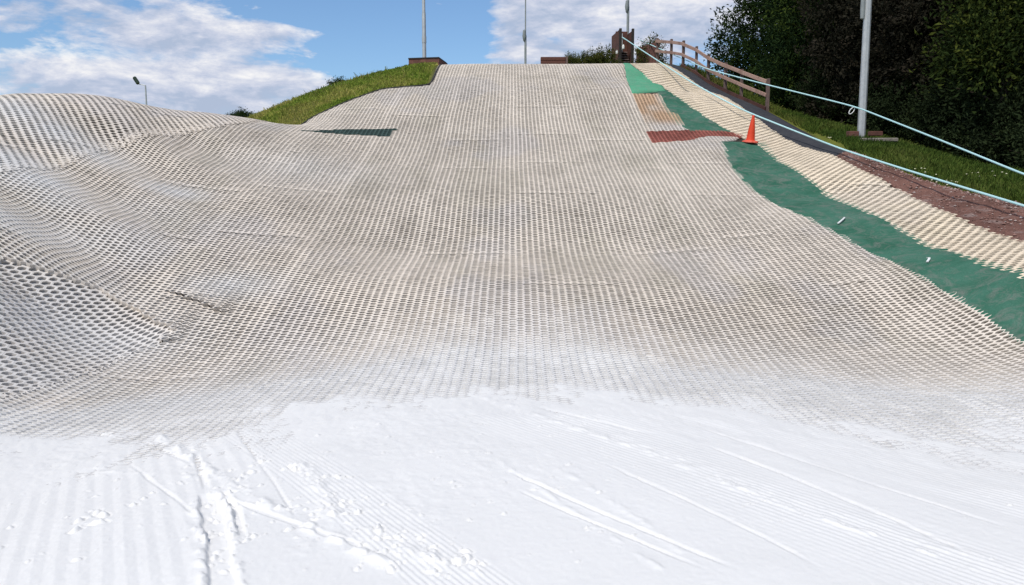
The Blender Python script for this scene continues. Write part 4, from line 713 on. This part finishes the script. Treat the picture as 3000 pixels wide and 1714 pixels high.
o = MB().box((0, 0, 0), (0.27, 0.14, 0.14), 0.12, 0.01).build('brick_block', BRICK, None, (px - 0.34, py - 0.28, pz + 0.08)); tag(o, 'orange brick block lying left of the grey lamp post base', 'brick', 'bricks round the lamp post')
o = MB().box((0, 0, 0), (0.32, 0.14, 0.11), 0.05, 0.01).build('brick_block', SLEEP, None, (px + 0.22, py - 0.32, pz + 0.09)); tag(o, 'dark brown brick block right of the grey lamp post base', 'brick', 'bricks round the lamp post')
# masts on the crest
def mast(x, y, z, h, r0, r1, label, bracket=None):
    e = empty('lighting_mast', (x, y, z)); tag(e, label, 'mast', 'steel masts round the slope')
    b = bracket or h*0.25
    MB().lathe([(r0*1.1, 0), (r0, 0.5), (r0*0.95, b), (r1*1.2, b + 0.1), (r1, h)], n=10).build('pole', STEEL if not bracket else GREYM, e, smooth_=True)
    if bracket:
        MB().lathe([(0.0, -.32), (0.06, -.26), (0.105, 0.0), (0.07, .28), (0.0, .34)], (-0.06, -0.04, bracket), 10).build('control_box', GREYM, e, smooth_=True)
    else:
        MB().lathe([(r0*1.12, -.12), (r0*1.12, .12)], (0, 0, 1.45), 10).build('collar', STEEL, e)
    MB().beam((-0.6, 0, h), (0.6, 0, h), 0.07, 0.07).build('cross_arm', STEEL, e)
    for s in (-1, 1): MB().box((0.45*s, -0.15, h - 0.2), (0.4, 0.2, 0.3), 0, 0.03).build('floodlight', GREYM, e)
mast(*MASTS[0], 9.5, 0.075, 0.05, 'plain pale mast rising from the brick planter on the grass bank')
mast(*MASTS[1], 10.0, 0.062, 0.030, 'slim grey mast with a swollen box, alone behind the middle of the crest', MASTS_B[0])
mast(*MASTS[2], 10.0, 0.068, 0.045, 'pale mast with a dark box, rising behind the timber lift hut', MASTS_B[1])
# planter under the left mast
e = empty('brick_planter', PLANTER[0][:2] + (PLANTER_Z,)); tag(e, 'low red-brown brick planter round the left mast on the grass bank', 'planter')
o3 = (PLANTER[0][0], PLANTER[0][1], PLANTER_Z)
pl = [(p[0], p[1]) for p in PLANTER]; zt = [p[2] for p in PLANTER]
MB().prism(pl, PLANTER_Z - 0.4, [z - 0.045 for z in zt]).build('brick_wall', BRICK, e, origin=o3)
MB().prism([(x + (x - pl[0][0])*0.012 - 0.015, y + (0.02 if k > 1 else -0.02)) for k, (x, y) in enumerate(pl)], [z - 0.042 for z in zt], zt).build('coping', DARKW, e, origin=o3)
# sleeper box on the crest
x0, x1, yb, zb_, zt_ = SLEEPER_BOX
e = empty('sleeper_box', (x0, yb, zb_)); tag(e, 'low box of stacked dark sleepers on the crest, left of the hedge', 'box')
W = x1 - x0; H_ = zt_ - zb_
nb_ = 6
for k in range(nb_):
    MB().box((W*0.46, 0.12 + 0.012*(k % 2), H_*(k + .5)/nb_), (W*0.92, 0.24, H_/nb_ - 0.014), 0, 0.012).build('sleeper', SLEEP, e)
MB().box((W*0.97, 0.10, H_/2), (0.09, 0.12, H_ + 0.01), 0, 0.008).build('end_post', POSTW, e)
MB().box((W*0.97, 0.9, H_/2), (0.08, 1.4, H_ - 0.06), 0, 0.008).build('side_wall', SLEEP, e)
# lift hut
(hx, hy, hz), hw, hb, ht = HUT
e = empty('lift_hut', (hx, hy, hz), 0.10); tag(e, 'open-fronted dark red timber lift hut with steps, topmost thing on the crest', 'hut')
D = 1.5
for nm, cx, wdt in (('left_wall', -0.03, 0.06), ('right_wall', hw + 0.03, 0.06)):
    for k in range(1):
        MB().box((cx, D/2, ht/2), (wdt, D - 0.02, ht), 0, 0.006).build('side_wall', SLEEP, e)
MB().box((hw/2, 0.95, ht/2 + 0.06), (hw - 0.02, 0.06, ht + 0.12), 0, 0.006).build('back_wall', SLEEP, e)
for cx in (0.0, hw): MB().box((cx, -0.06, ht/2 + 0.03), (0.11, 0.10, ht + 0.06), 0, 0.01).build('door_post', DARKW, e)
for k in range(7):
    z = hb - 0.12 + (ht - hb)*0.50*k/6
    MB().box((hw/2, 0.05 + 0.11*k, z), (hw - 0.14, 0.15, 0.05), 0, 0.006).build('step', STEPW, e)
    MB().box((hw/2, 0.10 + 0.11*k, z - 0.07), (hw - 0.15, 0.025, 0.09), 0, 0.004).build('riser', DARKW, e)
for cx in (0.16, 0.32): MB().tube([(cx, 0.88, ht*0.5), (cx, 0.88, ht + 0.02)], 0.022, 8).build('pipe', STEEL, e)
WHITE = simple('white_plastic', (0.7, 0.7, 0.66), (0.78, 0.77, 0.73), 5, 0.5, 0)
MB().lathe([(0.0, 0), (0.055, 0.02), (0.065, 0.12), (0.035, 0.2), (0.0, 0.22)], (0.13, -0.14, hb + (ht-hb)*0.42), 12).build('lamp', WHITE, e, smooth_=True)
MB().lathe([(0.0, 0), (0.05, 0.02), (0.055, 0.11), (0.03, 0.18), (0.0, 0.19)], (-0.16, -0.10, hb + (ht-hb)*0.28), 12).build('lamp', WHITE, e, smooth_=True)
MB().lathe([(0.0, -0.03), (0.12, -0.03), (0.09, 0.0), (0.12, 0.03), (0.0, 0.03)], (0.22, 0.0, ht*0.87), 16).build('pulley', GREYM, e)
# brick wall behind the shrubs
(wx0, wy0), (wx1, wy1), wz0, wz1 = BACKWALL
e = tag(MB().beam((0, 0, (wz1-wz0)/2), (wx1-wx0, wy1-wy0, (wz1-wz0)/2), 0.2, wz1-wz0).build('brick_wall', BRICK, None, (wx0, wy0, wz0)), 'low red brick wall behind shrubs, between hut and fence', 'wall')
# far floodlight on the left
e = empty('floodlight_mast', FLOOD[0]); tag(e, 'distant thin mast with a tilted dark floodlight beyond the left bank', 'floodlight', 'steel masts round the slope')
hh = FLOOD[1]; fx = FLOOD[2]
MB().tube([(0, 0, 0), (0, 0, hh)], [0.10, 0.045], 8).build('pole', STEEL, e)
MB().tube([(0, 0, hh - 0.02), (-0.25, 0, hh + 0.05), (fx + 0.12, -0.02, hh + 0.06)], 0.022, 6).build('arm', WHITE, e)
R_ = Matrix.Rotation(math.radians(58), 3, 'Y') @ Matrix.Rotation(math.radians(-20), 3, 'X')
MB().box((fx, -0.05, hh + 0.28), (0.42, 0.30, 0.22), bev=0.05, M=R_).build('lamp_head', simple('dark_green_paint', (0.012, 0.03, 0.016), (0.03, 0.05, 0.03), 4, 0.5, 0), e)
# traffic cone
cx, cy = CONE; cz = float(Z(cx, cy)) + 0.045
e = empty('traffic_cone', (cx, cy, cz)); tag(e, 'bright orange traffic cone standing on the green carpet', 'traffic cone')
e.rotation_euler = (math.radians(7), math.radians(1.5), 0.3); e.scale = (0.95, 0.95, 0.87)
m, nt, b = new_mat('cone_plastic'); co = objco(nt)
nt.links.new(ramp(nt, noise(nt, 9, 5, 0.7, co), [(0.3, (0.62, 0.045, 0.012)), (0.7, (0.74, 0.075, 0.025))]), b.inputs['Base Color']); b.inputs['Roughness'].default_value = 0.55; b.inputs['Specular IOR Level'].default_value = 0.3
m2, nt, b = new_mat('cone_base_plastic'); co = objco(nt)
nt.links.new(ramp(nt, noise(nt, 9, 5, 0.7, co), [(0.3, (0.66, 0.09, 0.05)), (0.7, (0.78, 0.15, 0.09))]), b.inputs['Base Color']); b.inputs['Roughness'].default_value = 0.7
MB().lathe([(0.125, 0.055), (0.112, 0.09), (0.10, 0.22), (0.078, 0.42), (0.050, 0.64), (0.037, 0.70), (0.034, 0.76), (0.026, 0.775), (0.020, 0.77), (0.018, 0.70)], n=28).build('cone_body', m, e, smooth_=True)
MB().lathe([(0.20, 0.0), (0.212, 0.018), (0.20, 0.045), (0.165, 0.058), (0.128, 0.066), (0.118, 0.075)], n=8, rot=0.39).build('base', m2, e)
# tow ropes
ROPE = simple('tow_rope', (0.40, 0.66, 0.66), (0.55, 0.78, 0.76), 30, 0.7, 0.4, 0.004, 120)
def spline(P, n):
    P = np.array(P, float); t = np.r_[0, np.cumsum(np.linalg.norm(np.diff(P, axis=0), axis=1))]; q = np.linspace(0, t[-1], n)
    w = np.stack([np.interp(q, t, P[:, k]) for k in range(3)], 1)
    for _ in range(10): w[1:-1] = (w[:-2] + 2*w[1:-1] + w[2:])/4
    return w
rp = MB().tube(spline(ROPE_A, 160), 0.021, 8).build('tow_rope', ROPE, smooth_=True); tag(rp, 'lower pale turquoise tow rope from the hut down over the brown bank', 'rope', 'tow ropes')
rp = MB().tube(spline(ROPE_B, 160), 0.019, 8).build('tow_rope', ROPE, smooth_=True); tag(rp, 'upper pale turquoise tow rope passing along the fence and the grey lamp post', 'rope', 'tow ropes')
lp = []
for k in range(15):
    a = 2*math.pi*k/14; lp.append((-0.09 + 0.055*math.cos(a) + 0.05*math.sin(a), 0.01*math.sin(a), -0.066 + 0.085*math.sin(a)))
o = MB().tube(lp, 0.011, 6).build('rope_loop', WHITE, None, ROPE_KNOT, True); tag(o, 'small white loop of cord tied to the upper tow rope at the lamp post', 'cord loop')
# scraps lying on the carpet and the mats
for k, (x, y, ln, a, lb) in enumerate(SCRAPS):
    z = float(Z(x, y)) + 0.06
    gx, gy = grad(x, y); t = Vector((math.cos(a), math.sin(a), math.cos(a)*gx + math.sin(a)*gy))
    P = [Vector((x, y, z)) + t*(ln*(q - .5)) + Vector((0.03*math.sin(q*3), 0, 0.02*math.sin(q*3.1))) for q in np.linspace(0, 1, 7)]
    mb = MB()
    for p, q in zip(P[:-1], P[1:]): mb.beam(p, q, 0.03, 0.015)
    o = mb.build('bristle_strip', WHITE, None); tag(o, lb, 'scrap', 'pale scraps on the green carpet')

# ================= camera, light, sky =================
cam = bpy.data.cameras.new('camera'); cam.sensor_width = 36; cam.lens = 36*800/1024; cam.clip_start = 0.05; cam.clip_end = 4000
co_ = bpy.data.objects.new('camera', cam); COL.objects.link(co_); co_.location = (0, 0, 2.0); co_.rotation_euler = (math.radians(83), 0, 0)
scene.camera = co_
SUN = Vector((-0.30, -0.52, 0.80)).normalized()
sl = bpy.data.lights.new('sun', 'SUN'); sl.energy = 3.2; sl.angle = math.radians(8); sl.color = (1.0, 0.955, 0.89)
so = bpy.data.objects.new('sun', sl); COL.objects.link(so); so.rotation_euler = SUN.to_track_quat('Z', 'Y').to_euler()
w = bpy.data.worlds.new('World'); scene.world = w; w.use_nodes = True; nt = w.node_tree
bg = nt.nodes['Background']
sky = nt.nodes.new('ShaderNodeTexSky'); sky.sky_type = 'NISHITA'; sky.sun_disc = False
sky.sun_elevation = math.asin(SUN.z); sky.sun_rotation = math.atan2(SUN.x, SUN.y); sky.air_density = 1.0; sky.dust_density = 0.6; sky.ozone_density = 1.6
def mathn(op, a, b=None, c=None):
    n = nt.nodes.new('ShaderNodeMath'); n.operation = op
    for k, v in enumerate((a, b, c)):
        if v is None: continue
        if isinstance(v, (int, float)): n.inputs[k].default_value = v
        else: nt.links.new(v, n.inputs[k])
    return n.outputs[0]
tc = nt.nodes.new('ShaderNodeTexCoord'); sep = nt.nodes.new('ShaderNodeSeparateXYZ'); nt.links.new(tc.outputs['Generated'], sep.inputs[0])
az = mathn('ARCTAN2', sep.outputs[0], sep.outputs[1]); el = mathn('ARCSINE', sep.outputs[2])
cmb = nt.nodes.new('ShaderNodeCombineXYZ'); nt.links.new(mathn('MULTIPLY', az, 4.2), cmb.inputs[0]); nt.links.new(mathn('MULTIPLY', el, 11.0), cmb.inputs[1])
def cnoise(scale, det, rough, off, dist=0.3):
    m = nt.nodes.new('ShaderNodeMapping'); m.inputs['Location'].default_value = off; nt.links.new(cmb.outputs[0], m.inputs[0])
    return noise(nt, scale, det, rough, m.outputs[0], dist)
def cloudfield(up):
    a = mathn('MULTIPLY', cnoise(1.0, 10, 0.58, (3.1, 1.7 + up, 0), 0.4), 0.72)
    b = mathn('MULTIPLY', cnoise(3.1, 9, 0.60, (7.7, 2.2 + up, 4), 0.35), 0.54)
    return mathn('ADD', mathn('ADD', a, b), mathn('MULTIPLY', cnoise(9.0, 7, 0.62, (1.7, 9.2 + up, 8), 0.2), 0.15))
base_d = cloudfield(0.0); lit = mathn('SUBTRACT', base_d, cloudfield(0.16))
dens = base_d
for (a0, e0, sa, se, amp) in CLOUDS:
    da = mathn('DIVIDE', mathn('SUBTRACT', az, a0), sa); de = mathn('DIVIDE', mathn('SUBTRACT', el, e0), se)
    q = mathn('ADD', mathn('MULTIPLY', da, da), mathn('MULTIPLY', de, de))
    dens = mathn('ADD', dens, mathn('MULTIPLY', mathn('POWER', 2.718, mathn('MULTIPLY', q, -1.0)), amp))
cov = ramp(nt, dens, [(0.695, (0, 0, 0)), (0.745, (0.50,)*3), (0.80, (0.88,)*3), (0.88, (0.99,)*3)])
shade = cnoise(2.3, 9, 0.66, (11.3, 5.2, 2), 0.4)
thick = mathn('MULTIPLY', mathn('SUBTRACT', dens, 0.70), 1.6)
lum = mathn('ADD', mathn('ADD', mathn('MULTIPLY', shade, 0.75), 0.20), mathn('MULTIPLY', lit, 1.5))
cc = ramp(nt, lum, [(0.42, (0.44, 0.52, 0.68)), (0.56, (0.58, 0.63, 0.77)), (0.70, (0.76, 0.78, 0.86)), (0.83, (0.96, 0.95, 0.95))])
skc = mixcol(nt, 1.0, sky.outputs[0], (0.095, 0.115, 0.135), 'MULTIPLY')
final = mixcol(nt, cov, skc, cc)
nt.links.new(final, bg.inputs['Color']); bg.inputs['Strength'].default_value = 1.0
vs = scene.view_settings; vs.view_transform = 'Standard'; vs.look = 'None'; vs.exposure = 0.0; vs.gamma = 1.0; vs.use_curve_mapping = False
scene.render.resolution_x = 1024; scene.render.resolution_y = 585
scene.cycles.max_bounces = 6; scene.cycles.diffuse_bounces = 3; scene.cycles.transmission_bounces = 2; scene.cycles.use_denoising = True
